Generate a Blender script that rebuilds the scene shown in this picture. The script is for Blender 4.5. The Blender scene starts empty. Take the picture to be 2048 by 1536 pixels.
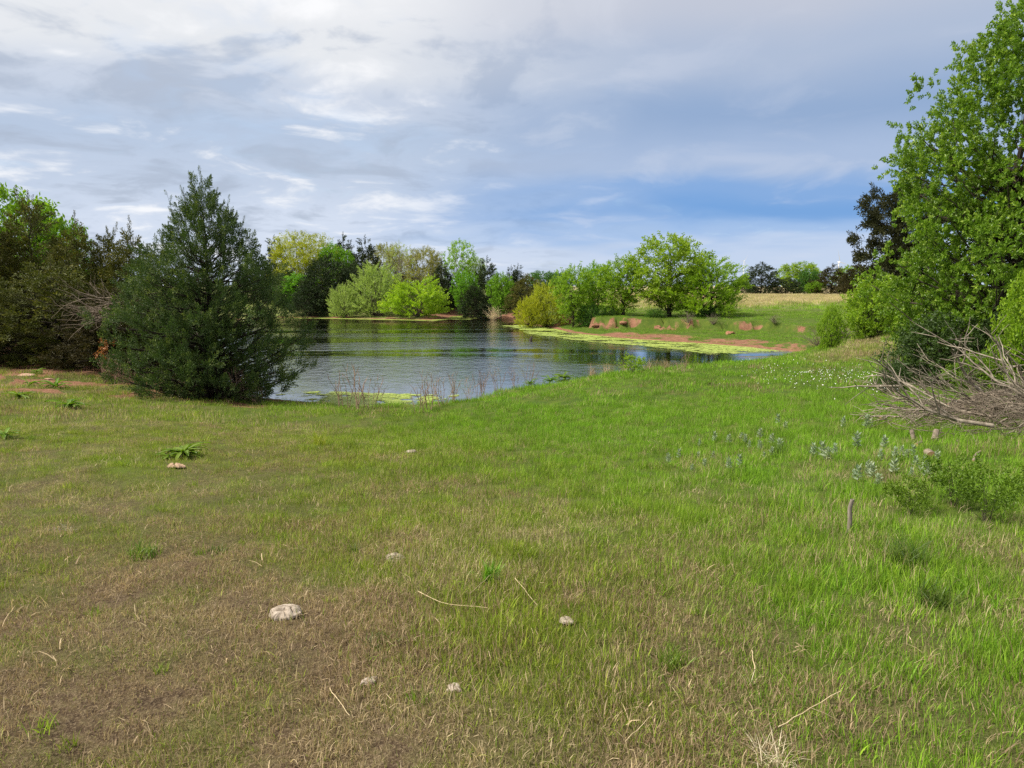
import bpy, math, random
import numpy as np

S = bpy.context.scene
COL = S.collection
R = math.radians
rng = np.random.default_rng(7)
random.seed(7)

# ------------------------------------------------------------------ camera
EYE = 1.70
F = 1422.0                 # focal length in pixels of a 2048 x 1536 picture
HORIZON = 572.0            # row of the level horizon
PITCH = math.atan((768.0 - HORIZON) / F)
cam_d = bpy.data.cameras.new('camera')
cam = bpy.data.objects.new('camera', cam_d)
COL.objects.link(cam)
cam.location = (0, 0, EYE)
cam.rotation_euler = (math.pi / 2 - PITCH, 0, 0)
cam_d.sensor_width = 36.0
cam_d.lens = 36.0 * F / 2048.0
cam_d.clip_start = 0.05
cam_d.clip_end = 20000
S.camera = cam

# ------------------------------------------------------------------ light and exposure
SUN_EL, SUN_AZ = 52.0, -98.0      # azimuth from +Y (view direction), positive to the right
S.view_settings.view_transform = 'Standard'
S.view_settings.look = 'None'
S.view_settings.exposure = 1.1
S.view_settings.gamma = 1.0
S.view_settings.use_curve_mapping = False
S.render.engine = 'CYCLES'
S.cycles.max_bounces = 4
S.cycles.diffuse_bounces = 2
S.cycles.glossy_bounces = 2
S.cycles.transmission_bounces = 2
S.cycles.use_denoising = False
try:
    S.cycles.denoiser = 'OPENIMAGEDENOISE'
    S.cycles.denoising_input_passes = 'RGB_ALBEDO_NORMAL'
    S.cycles.denoising_prefilter = 'ACCURATE'
except Exception:
    pass
S.render.filter_size = 1.05

sun_d = bpy.data.lights.new('sun', 'SUN')
sun_d.energy = 3.4
sun_d.angle = R(14)
sun_d.color = (1.0, 0.94, 0.84)
sun = bpy.data.objects.new('sun', sun_d)
COL.objects.link(sun)
sdx = math.sin(R(SUN_AZ)) * math.cos(R(SUN_EL))
sdy = math.cos(R(SUN_AZ)) * math.cos(R(SUN_EL))
sdz = math.sin(R(SUN_EL))
from mathutils import Vector, Matrix
sun.rotation_euler = Vector((sdx, sdy, sdz)).to_track_quat('Z', 'Y').to_euler()


class NT:
    """small helper to write node trees"""
    def __init__(self, tree):
        self.t = tree
        tree.nodes.clear()

    def n(self, kind, **kw):
        nd = self.t.nodes.new(kind)
        for k, v in kw.items():
            if k.startswith('_'):
                setattr(nd, k[1:], v)
        return nd

    def link(self, a, b):
        self.t.links.new(a, b)

    def put(self, sock, v):
        if hasattr(v, 'is_output') or isinstance(v, bpy.types.NodeSocket):
            self.t.links.new(v, sock)
        else:
            sock.default_value = v

    def math(self, op, a, b=None, c=None, clamp=False):
        nd = self.t.nodes.new('ShaderNodeMath')
        nd.operation = op
        nd.use_clamp = clamp
        self.put(nd.inputs[0], a)
        if b is not None:
            self.put(nd.inputs[1], b)
        if c is not None:
            self.put(nd.inputs[2], c)
        return nd.outputs[0]

    def vmath(self, op, a, b=None):
        nd = self.t.nodes.new('ShaderNodeVectorMath')
        nd.operation = op
        self.put(nd.inputs[0], a)
        if b is not None:
            self.put(nd.inputs[1], b)
        return nd.outputs[0]

    def mix(self, f, a, b, mode='MIX'):
        nd = self.t.nodes.new('ShaderNodeMix')
        nd.data_type = 'RGBA'
        nd.blend_type = mode
        self.put(nd.inputs[0], f)
        self.put(nd.inputs[6], a if not isinstance(a, tuple) else (*a, 1.0))
        self.put(nd.inputs[7], b if not isinstance(b, tuple) else (*b, 1.0))
        return nd.outputs[2]

    def step(self, v, a, b, lo=0.0, hi=1.0):
        nd = self.t.nodes.new('ShaderNodeMapRange')
        nd.interpolation_type = 'SMOOTHSTEP'
        self.put(nd.inputs[0], v)
        for i, q in enumerate((a, b, lo, hi)):
            self.put(nd.inputs[i + 1], q)
        return nd.outputs[0]

    def noise(self, vec, scale, detail=4.0, rough=0.5, dist=0.0, dim='3D'):
        nd = self.t.nodes.new('ShaderNodeTexNoise')
        nd.noise_dimensions = dim
        if vec is not None:
            self.put(nd.inputs['Vector'], vec)
        nd.inputs['Scale'].default_value = scale
        nd.inputs['Detail'].default_value = detail
        nd.inputs['Roughness'].default_value = rough
        nd.inputs['Distortion'].default_value = dist
        return nd.outputs['Fac']

    def ramp(self, v, stops, mode='EASE'):
        nd = self.t.nodes.new('ShaderNodeValToRGB')
        cr = nd.color_ramp
        cr.interpolation = mode
        while len(cr.elements) < len(stops):
            cr.elements.new(0.5)
        for e, (p, c) in zip(cr.elements, stops):
            e.position = p
            e.color = (*c, 1.0)
        self.put(nd.inputs[0], v)
        return nd.outputs[0]

    def attr(self, name, kind='GEOMETRY'):
        nd = self.t.nodes.new('ShaderNodeAttribute')
        nd.attribute_type = kind
        nd.attribute_name = name
        return nd


# ------------------------------------------------------------------ sky (world): clear blue under banded, broken cloud
world = bpy.data.worlds.new('World')
S.world = world
world.use_nodes = True
world.cycles.sampling_method = 'NONE'
w = NT(world.node_tree)
sky = w.n('ShaderNodeTexSky')
sky.sky_type = 'NISHITA'
sky.sun_disc = False
sky.sun_elevation = R(SUN_EL)
sky.sun_rotation = R(SUN_AZ)
tc = w.n('ShaderNodeTexCoord')
sep = w.n('ShaderNodeSeparateXYZ')
D = w.vmath('NORMALIZE', tc.outputs['Generated'])
w.link(D, sep.inputs[0])
dx, dy, dz = sep.outputs
zc = w.math('MAXIMUM', dz, 0.0)
den = w.math('ADD', zc, 0.16)
comb = w.n('ShaderNodeCombineXYZ')
w.put(comb.inputs[0], w.math('DIVIDE', dx, den))
w.put(comb.inputs[1], w.math('DIVIDE', dy, den))
cp = comb.outputs[0]
big = w.noise(w.vmath('ADD', cp, (3.1, 8.2, 0.0)), 0.70, 3.0, 0.5, 0.4)
mid = w.noise(w.vmath('ADD', cp, (11.7, 2.4, 0.0)), 2.1, 6.0, 0.56, 0.5)
fine = w.noise(w.vmath('ADD', cp, (1.3, 5.9, 0.0)), 5.5, 4.0, 0.58, 0.6)
# elevation (0..1 over 0..30 degrees), edges of the cloud decks wander with the noise
el = w.math('MULTIPLY', w.math('ARCSINE', dz), 180.0 / math.pi)
elw = w.math('ADD', el, w.math('MULTIPLY', w.math('SUBTRACT', big, 0.5), 5.0))
elw = w.math('ADD', elw, w.math('MULTIPLY', w.math('SUBTRACT', mid, 0.5), 1.6))
t01 = w.math('DIVIDE', elw, 30.0, clamp=True)
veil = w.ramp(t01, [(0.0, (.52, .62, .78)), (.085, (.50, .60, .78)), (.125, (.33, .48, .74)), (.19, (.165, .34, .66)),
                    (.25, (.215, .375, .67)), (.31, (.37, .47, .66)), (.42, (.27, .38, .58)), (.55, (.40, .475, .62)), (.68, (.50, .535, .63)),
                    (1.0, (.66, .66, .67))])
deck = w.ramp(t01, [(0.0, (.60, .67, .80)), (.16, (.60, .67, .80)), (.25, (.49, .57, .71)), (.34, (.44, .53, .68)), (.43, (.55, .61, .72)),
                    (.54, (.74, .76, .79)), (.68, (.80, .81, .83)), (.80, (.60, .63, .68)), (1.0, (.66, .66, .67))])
az = w.math('ARCTAN2', dx, dy)                       # 0 = north (view), + = east (right)
side = w.math('SINE', w.math('ADD', az, R(10)))
side = w.math('ADD', side, w.math('MULTIPLY', w.math('SUBTRACT', big, 0.5), 0.55))
rightness = w.step(side, -0.10, 0.42)
tex = w.math('ADD', w.math('MULTIPLY', mid, 0.78), w.math('MULTIPLY', fine, 0.22))
# broken deck: grey-blue undersides and white crowns
shade = w.step(tex, 0.38, 0.50)
deck = w.mix(w.math('MULTIPLY', w.math('SUBTRACT', 1.0, shade), 0.72), deck, (.38, .44, .55))
crown = w.step(tex, 0.51, 0.67)
deck = w.mix(w.math('MULTIPLY', crown, 0.80), deck, (.93, .93, .94))
veil = w.mix(w.math('MULTIPLY', w.step(mid, 0.50, 0.72), 0.22), veil, (.66, .69, .78))
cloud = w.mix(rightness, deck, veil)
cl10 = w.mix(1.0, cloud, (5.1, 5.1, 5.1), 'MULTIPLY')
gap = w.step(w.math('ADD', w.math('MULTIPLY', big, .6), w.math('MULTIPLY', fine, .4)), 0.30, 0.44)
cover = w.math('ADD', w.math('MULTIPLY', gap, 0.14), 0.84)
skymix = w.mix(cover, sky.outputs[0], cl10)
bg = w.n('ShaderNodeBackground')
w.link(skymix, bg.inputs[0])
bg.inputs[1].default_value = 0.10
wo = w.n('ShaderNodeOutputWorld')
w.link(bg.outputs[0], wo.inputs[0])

# ------------------------------------------------------------------ from picture rows and columns to places on the land
cp_, sp_ = math.cos(PITCH), math.sin(PITCH)


def ray(px, py):
    u = (px - 1024.0) / F
    v = (768.0 - py) / F
    return np.array([u, cp_ + v * sp_, -sp_ + v * cp_])


def onz(px, py, z):
    d = ray(px, py)
    t = (z - EYE) / d[2]
    return np.array([d[0] * t, d[1] * t, z])


def hashn(ix, iy, seed):
    h = (ix.astype(np.int64) * 374761393 + iy.astype(np.int64) * 668265263 + seed * 1442695041) & 0x7fffffff
    h = ((h ^ (h >> 13)) * 1274126177) & 0x7fffffff
    return ((h ^ (h >> 16)) & 0xffff) / 65535.0


def vnoise(x, y, seed=0):
    x = np.asarray(x, float); y = np.asarray(y, float)
    ix = np.floor(x); iy = np.floor(y)
    fx = x - ix; fy = y - iy
    fx = fx * fx * (3 - 2 * fx); fy = fy * fy * (3 - 2 * fy)
    a = hashn(ix, iy, seed); b = hashn(ix + 1, iy, seed)
    c = hashn(ix, iy + 1, seed); d = hashn(ix + 1, iy + 1, seed)
    return (a + (b - a) * fx) * (1 - fy) + (c + (d - c) * fx) * fy


def fbm(x, y, seed=0, octs=4):
    s = 0; a = .5; t = 0
    for o in range(octs):
        s = s + a * vnoise(x * 2 ** o + o * 17.3, y * 2 ** o - o * 9.1, seed + o)
        t += a; a *= .5
    return s / t


def sstep(x, a, b):
    t = np.clip((x - a) / (b - a), 0, 1)
    return t * t * (3 - 2 * t)


ZW = -1.60        # water level
# shoreline: picture column, row (at water level), slope of the bank behind it, distance to a cut bank, height of that step
SHORE = [
    (500, 793, .12, 3, 0), (600, 803, .12, 3, 0), (700, 812, .12, 3, 0), (800, 821, .13, 3, 0), (850, 824, .20, 3, 0),
    (915, 811, .22, 3, 0), (1000, 790, .22, 3, 0), (1150, 774, .21, 3, 0), (1290, 759, .20, 3, 0), (1420, 742, .22, 3, 0),
    (1530, 727, .27, 3, 0), (1590, 714, .32, 3, 0), (1594, 704, .20, 6, .05),
    (1492, 694, .07, 7, .35), (1380, 685, .065, 7, .55), (1266, 678, .065, 6, .60), (1190, 671, .07, 4.5, .65),
    (1143, 665, .08, 2.6, .75), (1100, 655, .12, 1.6, .75), (1062, 650, .14, 1.6, .6), (1040, 645, .22, 2, .2),
    (1036, 636, .25, 2.5, .3), (1010, 632, .14, 2.2, .45), (950, 630, .12, 2.2, .45), (905, 633, .12, 2.5, .45),
    (880, 639, .06, 4, .25), (860, 640.5, .05, 4, .2), (760, 638.5, .06, 4, .2), (640, 636, .06, 4, .2), (560, 636, .07, 4, .2),
    (470, 640, .15, 3, .1), (380, 650, .2, 3, 0), (340, 670, .25, 3, 0), (350, 700, .25, 3, 0), (400, 738, .25, 3, 0),
    (450, 770, .22, 3, 0), (470, 785, .15, 3, 0),
]
SH = np.array([[*onz(a, b, ZW)[:2], c, d, e] for a, b, c, d, e in SHORE])


def shore(x, y):
    """signed distance to the pond outline (positive on land) and the bank parameters of the nearest shore"""
    x = np.asarray(x, float); y = np.asarray(y, float)
    best = np.full(x.shape, 1e9)
    par = np.zeros(x.shape + (3,))
    inside = np.zeros(x.shape, bool)
    n = len(SH)
    for i in range(n):
        a = SH[i]; b = SH[(i + 1) % n]
        ex, ey = b[0] - a[0], b[1] - a[1]
        t = np.clip(((x - a[0]) * ex + (y - a[1]) * ey) / (ex * ex + ey * ey), 0, 1)
        d = np.hypot(x - a[0] - t * ex, y - a[1] - t * ey)
        m = d < best
        best = np.where(m, d, best)
        pr = a[2:5][None] + t.reshape(-1, 1) * (b[2:5] - a[2:5])[None] if x.ndim else a[2:5] + t * (b[2:5] - a[2:5])
        if x.ndim:
            par[m] = pr.reshape(x.shape + (3,))[m]
        elif m:
            par = pr
        c = ((a[1] > y) != (b[1] > y)) & (x < (b[0] - a[0]) * (y - a[1]) / (b[1] - a[1] + 1e-12) + a[0])
        inside ^= c
    return np.where(inside, -best, best), par


CTRL = [(1024, 1536, 0), (0, 1536, .0), (2048, 1536, .02), (0, 1100, -.08), (1024, 1150, -.06), (2048, 1100, .05),
        (0, 900, -.35), (500, 900, -.45), (250, 850, -.6), (-300, 800, -.5), (0, 726, -.95), (-300, 700, -.8), (120, 745, -1.0), (300, 770, -1.2), (200, 800, -.9),
        (450, 830, -1.15), (640, 850, -1.1), (820, 860, -1.05),
        (950, 820, -.82), (1010, 774, -.62), (900, 880, -.75), (1150, 758, -.50), (1290, 744, -.42), (1430, 728, -.34), (1560, 711, -.30), (1650, 686, -.22), (1720, 668, -.15),
        (1800, 654, -.1), (1760, 760, -.22), (2000, 800, -.05), (2048, 900, .05), (1500, 850, -.36), (1200, 900, -.42), (1024, 970, -.34), (1400, 1000, -.2), (1750, 950, -.08),
        (2200, 700, 0)]
CT = [tuple(onz(a, b, c)) for a, b, c in CTRL]
CT += [(0, -6, .1), (-12, -4, .1), (12, -4, .15), (0, -30, .3), (-40, 0, 0), (40, 0, .3), (40, 40, .1), (-45, 30, -.5), (-50, 70, -.5),
       (14, 53, -.5), (6, 56, -.5), (18, 52, -.45), (24, 50, -.35), (28, 44, -.35), (25, 75, -.05), (40, 90, .15), (45, 112, .3), (60, 112, .2), (30, 112, .32), (12, 80, -.2), (10, 110, .2),
       (-5, 85, -.4), (-25, 85, -.5), (-15, 84, -.5), (-25, 120, 0), (0, 130, .2), (-60, 110, 0), (70, 70, .1), (50, 140, .2), (0, 170, .2), (-80, 150, .2), (90, 140, .2)]
CT = np.array(CT)


def _phi(dx, dy):
    return np.sqrt(dx * dx + dy * dy + 2.2)


_A = _phi(CT[:, None, 0] - CT[None, :, 0], CT[:, None, 1] - CT[None, :, 1])
_n = len(CT)
_M = np.zeros((_n + 1, _n + 1)); _M[:_n, :_n] = _A + np.eye(_n) * -0.02; _M[:_n, _n] = 1; _M[_n, :_n] = 1
_W = np.linalg.solve(_M, np.append(CT[:, 2], 0))


def terrain(x, y, full=False):
    x = np.asarray(x, float); y = np.asarray(y, float)
    sh = x.shape
    x = x.ravel(); y = y.ravel()
    base = np.full(x.shape, _W[-1])
    for i in range(_n):
        base = base + _W[i] * _phi(x - CT[i, 0], y - CT[i, 1])
    r = np.hypot(x, y)
    base = base + (0.25 - base) * sstep(r, 125, 190)
    base = base - .6 * sstep(r, 300, 3000)
    bump = (fbm(x * .8, y * .8, 3, 3) - .5) * .10 + (fbm(x * 4, y * 4, 9, 2) - .5) * .035
    bump = bump + (fbm(x * .22, y * .22, 13, 2) - .5) * .22 * sstep(r, 5, 20)
    base = base + bump * np.clip(r / 3, .3, 1)
    sd, par = shore(x, y)
    sdn = sd + (fbm(x * .55, y * .55, 21, 3) - .5) * np.clip(np.abs(sd), .15, 1.4)
    d0 = par[:, 1] + (fbm(x * .5, y * .5, 31, 3) - .5) * 2.2
    d0 = d0 + (fbm(x * 2.2, y * 2.2, 35, 3) - .5) * 1.1
    cut = par[:, 2] * sstep(sdn, d0 - .16, d0 + .20)
    bank = ZW + .012 + par[:, 0] * sdn + cut + bump * .35 * np.clip(sd, 0, 1)
    k = .10
    h = np.clip(.5 + .5 * (base - bank) / k, 0, 1)
    z = base + (bank - base) * h - k * h * (1 - h)
    z = np.where(sd > .25, np.maximum(z, ZW + .02), z)
    z = np.where(sd < 0, np.minimum(z, ZW - .02 + np.maximum(sd * .35, -1.2)), z)
    if full:
        cutm = np.exp(-((sdn - d0) / .50) ** 2) * np.clip(par[:, 2] / .4, 0, 1)
        return z.reshape(sh), sd.reshape(sh), par.reshape(sh + (3,)), cutm.reshape(sh), sdn.reshape(sh)
    return z.reshape(sh)


def tz(x, y):
    return float(terrain(np.array([x]), np.array([y]))[0])


def onground(px, py, dmin=1.5, dmax=160):
    """where the sight line through a picture point first meets the land"""
    d = ray(px, py)
    t = np.exp(np.linspace(math.log(dmin), math.log(dmax), 1500))
    x = d[0] / d[1] * t; y = t; z = EYE + d[2] / d[1] * t
    g = terrain(x, y)
    g = np.maximum(g, ZW)
    i = np.argmax(z <= g)
    if not (z <= g).any():
        i = len(t) - 1
    return np.array([x[i], y[i], g[i]])


def at(px, depth):
    x = (px - 1024.0) / F * depth * (cp_)   # near the horizon rows
    return x, depth


def ztop(py, depth):
    d = ray(1024, py)
    return EYE + d[2] / d[1] * depth


# cover of the land: g = share of green blades, soil = bare red earth, lush = deep spring green
def cover_masks(x, y):
    z, sd, par, cutm, sdn = terrain(x, y, True)
    n1 = fbm(x * .9, y * .9, 41, 4); n2 = fbm(x * .25 + 7, y * .25, 51, 3); n3 = fbm(x * 2.6, y * 2.6, 61, 3)
    r = np.hypot(x, y)
    dirx = x / np.maximum(y, 1.0)
    # foreground: dry thatch at the lower left, greener to the right and towards the dam
    g = .46 + .44 * sstep(dirx + .05 * y - .35, -.35, .45) + (n1 - .5) * .75 + (n3 - .5) * .95 + .06 + .16 * sstep(y, 5, 9)
    g = g - .20 * sstep(-dirx, .0, .5) * sstep(-y, -7, -3) - .14 * sstep(-y, -5.0, -2.4)
    g = g - .17 * sstep(-y, -8, -4) * sstep(dirx, .0, .25)
    g = g + .30 * sstep(y, 6.5, 13) * sstep(dirx, -.28, .06)
    lush = .25 + .65 * sstep(dirx + .04 * y, .1, .7) + (n2 - .5) * .6
    dam = sstep(y, 8.5, 14) * sstep(x, -1.5, 1.5) * sstep(-y, -60, -36)
    g = np.maximum(g, dam * (.80 + (n1 - .5) * .5)); lush = lush + dam * .25
    # worn, tawny strip along the dam crest track
    trk = np.exp(-((x - (7.6 + (y - 16) * .55)) / 1.9) ** 2) * sstep(y, 15.5, 19) * sstep(-y, -48, -34)
    g = g - trk * .95 * (.5 + n1); lush = lush - trk * .7
    soil = np.zeros_like(x)
    # red earth under the cedars on the left and along the shore
    e = (x + 13.2) * .0 + (y - (17.6 + (x + 14) * -.05))
    lft = sstep(-x, 4.2, 7.0) * sstep(y + (n1 - .5) * 3, 17.0, 18.8) * sstep(-y, -48, -40)
    soil = np.maximum(soil, lft * sstep(n1 + n3 * .45, .58, .80) * 1.0)
    soil = np.maximum(soil, sstep(-x, 4.2, 7.0) * sstep(y + (n1 - .5) * 2, 21.0, 23.0) * sstep(-y, -48, -40) * (.55 + .7 * n3))
    beach = (sstep(-sdn, -3.6, -2.0) * sstep(par[..., 1], 3.2, 4.4)) * sstep(y, 28, 33) * (.62 + (n1 - .5) * 1.3 + (n3 - .5) * .7)
    soil = np.maximum(soil, beach)
    soil = np.maximum(soil, cutm * (.30 + (n1 - .3) * 1.3 + (n3 - .5) * .8) * sstep(y, 30, 40))
    inlet = sstep(y, 58, 62) * sstep(-np.abs(x + 3.5), -7, -4) * sstep(-sd, -8, -2.5)
    soil = np.maximum(soil, inlet * (.9 + (n1 - .5) * .5))
    soil = np.maximum(soil, sstep(-np.abs(sd - .2), -.5, -.1) * .9 * sstep(y, 26, 30))
    soil = np.maximum(soil, .18 * sstep(n3, .72, .82) * sstep(n2, .35, .6) * sstep(-y, -9, -5))
    # the moist strip at the near shore
    near = sstep(-sd, -2.0, -.7) * sstep(-y, -25, -21)
    g = np.maximum(g, near * (1.05)); lush = np.maximum(lush, near * 1.15)
    # far field: green foot, tawny crown
    fld = sstep(y, 44, 52) * sstep(x, 5, 12)
    tawny = sstep(y + (n2 - .5) * 14 + (n1 - .5) * 6, 63, 74)
    g = np.where(fld > 0, g * (1 - fld) + fld * (.92 - .78 * tawny + (n1 - .5) * .25), g)
    lush = np.where(fld > 0, lush * (1 - fld) + fld * (.85 - .55 * tawny), lush)
    fbl = sstep(y, 60, 64) * sstep(-x, -4, 0)
    g = g * (1 - fbl) + fbl * .85
    return z, sd, np.clip(g, .04, 1), np.clip(soil, 0, 1), np.clip(lush, 0, 1), par


# ------------------------------------------------------------------ mesh helpers
def mesh(name, V, quads=None, tris=None, mats=(), attrs=None, smooth=False):
    V = np.asarray(V, np.float32).reshape(-1, 3)
    me = bpy.data.meshes.new(name)
    q = np.zeros((0, 4), np.int32) if quads is None else np.asarray(quads, np.int32).reshape(-1, 4)
    t = np.zeros((0, 3), np.int32) if tris is None else np.asarray(tris, np.int32).reshape(-1, 3)
    me.vertices.add(len(V)); me.vertices.foreach_set('co', V.ravel())
    me.loops.add(q.size + t.size)
    me.loops.foreach_set('vertex_index', np.concatenate([q.ravel(), t.ravel()]))
    me.polygons.add(len(q) + len(t))
    ls = np.concatenate([np.arange(len(q)) * 4, q.size + np.arange(len(t)) * 3]).astype(np.int32)
    me.polygons.foreach_set('loop_start', ls)
    try:
        lt = np.concatenate([np.full(len(q), 4), np.full(len(t), 3)]).astype(np.int32)
        me.polygons.foreach_set('loop_total', lt)
    except Exception:
        pass
    me.polygons.foreach_set('use_smooth', np.full(len(q) + len(t), smooth))
    for k, v in (attrs or {}).items():
        a = me.attributes.new(k, 'FLOAT', 'POINT')
        a.data.foreach_set('value', np.asarray(v, np.float32).ravel())
    for m in mats:
        me.materials.append(m)
    me.update(calc_edges=True)
    return me


def link(name, data, parent=None, mat=None):
    o = bpy.data.objects.new(name, data)
    COL.objects.link(o)
    if parent is not None:
        o.parent = parent
    if mat is not None and data is not None:
        if not data.materials:
            data.materials.append(mat)
        elif data.materials[0] is not mat:
            o.material_slots[0].link = 'OBJECT'
            o.material_slots[0].material = mat
    return o


def tag(o, label=None, cat=None, group=None, kind=None):
    if label: o['label'] = label
    if cat: o['category'] = cat
    if group: o['group'] = group
    if kind: o['kind'] = kind
    return o


def empty(name, loc, rz=0.0, scale=(1, 1, 1)):
    o = bpy.data.objects.new(name, None)
    COL.objects.link(o)
    o.location = [float(c) for c in loc]; o.rotation_euler = (0, 0, float(rz)); o.scale = [float(c) for c in scale]
    o.empty_display_size = .1
    return o


def norm(a):
    return a / np.maximum(np.linalg.norm(a, axis=-1, keepdims=True), 1e-9)


class Tubes:
    def __init__(self):
        self.V = []; self.Q = []; self.n = 0

    def add(self, P, rad, sides=5, cap=True):
        P = np.asarray(P, float); rad = np.asarray(rad, float)
        k = len(P)
        T = np.gradient(P, axis=0); T = norm(T)
        up = np.array([0, 0, 1.0]) if abs(T[0, 2]) < .9 else np.array([1.0, 0, 0])
        A = norm(np.cross(T, up)); B = np.cross(T, A)
        th = np.arange(sides) / sides * 2 * np.pi
        ring = (A[:, None] * np.cos(th)[None, :, None] + B[:, None] * np.sin(th)[None, :, None]) * rad[:, None, None] + P[:, None]
        self.V.append(ring.reshape(-1, 3))
        i = np.arange(k - 1)[:, None] * sides; j = np.arange(sides)[None]
        j2 = (j + 1) % sides
        q = np.stack([i + j, i + j2, i + sides + j2, i + sides + j], -1).reshape(-1, 4) + self.n
        self.Q.append(q)
        self.n += k * sides

    def mesh(self, name, mats=()):
        return mesh(name, np.concatenate(self.V), np.concatenate(self.Q), None, mats, smooth=True)


# ------------------------------------------------------------------ materials
def mat(name):
    m = bpy.data.materials.new(name)
    m.use_nodes = True
    return m, NT(m.node_tree)


def out(t, sh, disp=None):
    o = t.n('ShaderNodeOutputMaterial')
    t.link(sh, o.inputs[0])


def principled(t, col, rough=.8, spec=.3, normal=None):
    b = t.n('ShaderNodeBsdfPrincipled')
    t.put(b.inputs['Base Color'], col if not isinstance(col, tuple) else (*col, 1))
    t.put(b.inputs['Roughness'], rough)
    b.inputs['Specular IOR Level'].default_value = spec
    if normal is not None:
        t.link(normal, b.inputs['Normal'])
    return b.outputs[0]


def bump(t, h, strength=.5, dist=.05):
    b = t.n('ShaderNodeBump')
    b.inputs['Strength'].default_value = strength
    b.inputs['Distance'].default_value = dist
    t.put(b.inputs['Height'], h)
    return b.outputs[0]


def leaf_mat(name, a, b, trans=.35, c=None, rough=.5, spec=.35, vary=.18):
    """a..b: leaf to leaf variation, c: young or dry leaves, also tip highlights painted as colour"""
    m, t = mat(name)
    var = t.attr('var').outputs['Fac']
    oi = t.n('ShaderNodeObjectInfo')
    geo = t.n('ShaderNodeNewGeometry')
    col = t.mix(var, a, b)
    if c is not None:
        col = t.mix(t.step(var, .72, .92), col, c)
    patch = t.noise(geo.outputs['Position'], 1.1, 2.0)
    k = t.math('ADD', 1.0 - vary, t.math('MULTIPLY', patch, 2 * vary))
    hs = t.n('ShaderNodeHueSaturation')
    t.put(hs.inputs['Hue'], t.math('ADD', .5 - .012, t.math('MULTIPLY', oi.outputs['Random'], .024)))
    t.put(hs.inputs['Value'], k)
    t.put(hs.inputs['Color'], col)
    col = hs.outputs[0]
    p = principled(t, col, rough, spec)
    tr = t.n('ShaderNodeBsdfTranslucent')
    t.link(t.mix(1.0, col, (1.25, 1.35, .6), 'MULTIPLY'), tr.inputs[0])
    mx = t.n('ShaderNodeMixShader')
    mx.inputs[0].default_value = trans
    t.link(p, mx.inputs[1]); t.link(tr.outputs[0], mx.inputs[2])
    out(t, mx.outputs[0])
    return m


def bark_mat(name, a, b, scale=14.0):
    m, t = mat(name)
    tcx = t.n('ShaderNodeTexCoord')
    mp = t.n('ShaderNodeMapping')
    mp.inputs['Scale'].default_value = (1, 1, .25)
    t.link(tcx.outputs['Object'], mp.inputs[0])
    n = t.noise(mp.outputs[0], scale, 6.0, .65)
    oi = t.n('ShaderNodeObjectInfo')
    col = t.mix(t.step(n, .3, .7), a, b)
    hs = t.n('ShaderNodeHueSaturation')
    t.put(hs.inputs['Value'], t.math('ADD', .75, t.math('MULTIPLY', oi.outputs['Random'], .5)))
    t.put(hs.inputs['Color'], col)
    out(t, principled(t, hs.outputs[0], .9, .15, bump(t, n, .6, .02)))
    return m


M = {}
M['cedar'] = leaf_mat('cedar_green', (.024, .055, .016), (.105, .155, .036), .2, (.270, .310, .085), .55, .3)
M['cedar_dark'] = leaf_mat('cedar_dark', (.012, .026, .010), (.042, .064, .020), .15, (.080, .100, .032), .6, .25)
M['cedar_olive'] = leaf_mat('cedar_olive', (.042, .052, .009), (.118, .124, .022), .18, (.200, .180, .040), .6, .25)
M['cedar_brown'] = leaf_mat('cedar_brown', (.032, .030, .010), (.066, .056, .016), .15, (.090, .070, .022), .6, .25)
M['oak'] = leaf_mat('oak_leaves', (.066, .150, .010), (.180, .305, .022), .38, (.310, .420, .060), .42, .45)
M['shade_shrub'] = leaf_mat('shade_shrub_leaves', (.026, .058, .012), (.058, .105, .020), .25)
M['lime'] = leaf_mat('lime_leaves', (.190, .330, .014), (.310, .450, .024), .42, (.380, .480, .045))
M['bright'] = leaf_mat('bright_leaves', (.105, .245, .010), (.185, .350, .018), .40, (.250, .410, .030))
M['fresh'] = leaf_mat('fresh_leaves', (.130, .250, .012), (.250, .385, .020), .42, (.320, .430, .032))
M['yellow'] = leaf_mat('yellow_leaves', (.240, .285, .010), (.380, .400, .016), .40, (.430, .420, .026))
M['pale'] = leaf_mat('pale_leaves', (.240, .320, .075), (.370, .440, .120), .38, (.400, .450, .150))
M['tan'] = leaf_mat('tan_leaves', (.190, .205, .045), (.300, .300, .065), .35, (.330, .280, .075))
M['gold'] = leaf_mat('gold_leaves', (.230, .290, .016), (.380, .410, .028), .38)
M['deep'] = leaf_mat('deep_leaves', (.050, .130, .018), (.095, .200, .028), .35)
M['weed'] = leaf_mat('weed_leaves', (.075, .155, .010), (.150, .245, .020), .35)
M['sage'] = leaf_mat('sage_leaves', (.230, .300, .190), (.370, .430, .300), .25, None, .8, .1)
M['rust'] = leaf_mat('rust_leaves', (.36, .13, .03), (.48, .22, .06), .2)
M['bark'] = bark_mat('bark', (.045, .035, .026), (.13, .105, .080))
M['bark_dark'] = bark_mat('bark_dark', (.022, .018, .014), (.070, .055, .042))
M['bark_pale'] = bark_mat('bark_pale', (.16, .13, .105), (.34, .29, .24))
M['dead'] = bark_mat('dead_wood', (.16, .130, .095), (.42, .36, .28), 22)
M['dead_grey'] = bark_mat('dead_grey_wood', (.10, .080, .060), (.25, .20, .15), 22)
M['stalk'] = bark_mat('dry_stalk', (.19, .120, .085), (.38, .27, .19), 30)
M['straw'] = bark_mat('straw', (.38, .29, .16), (.60, .49, .30), 30)


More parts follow.
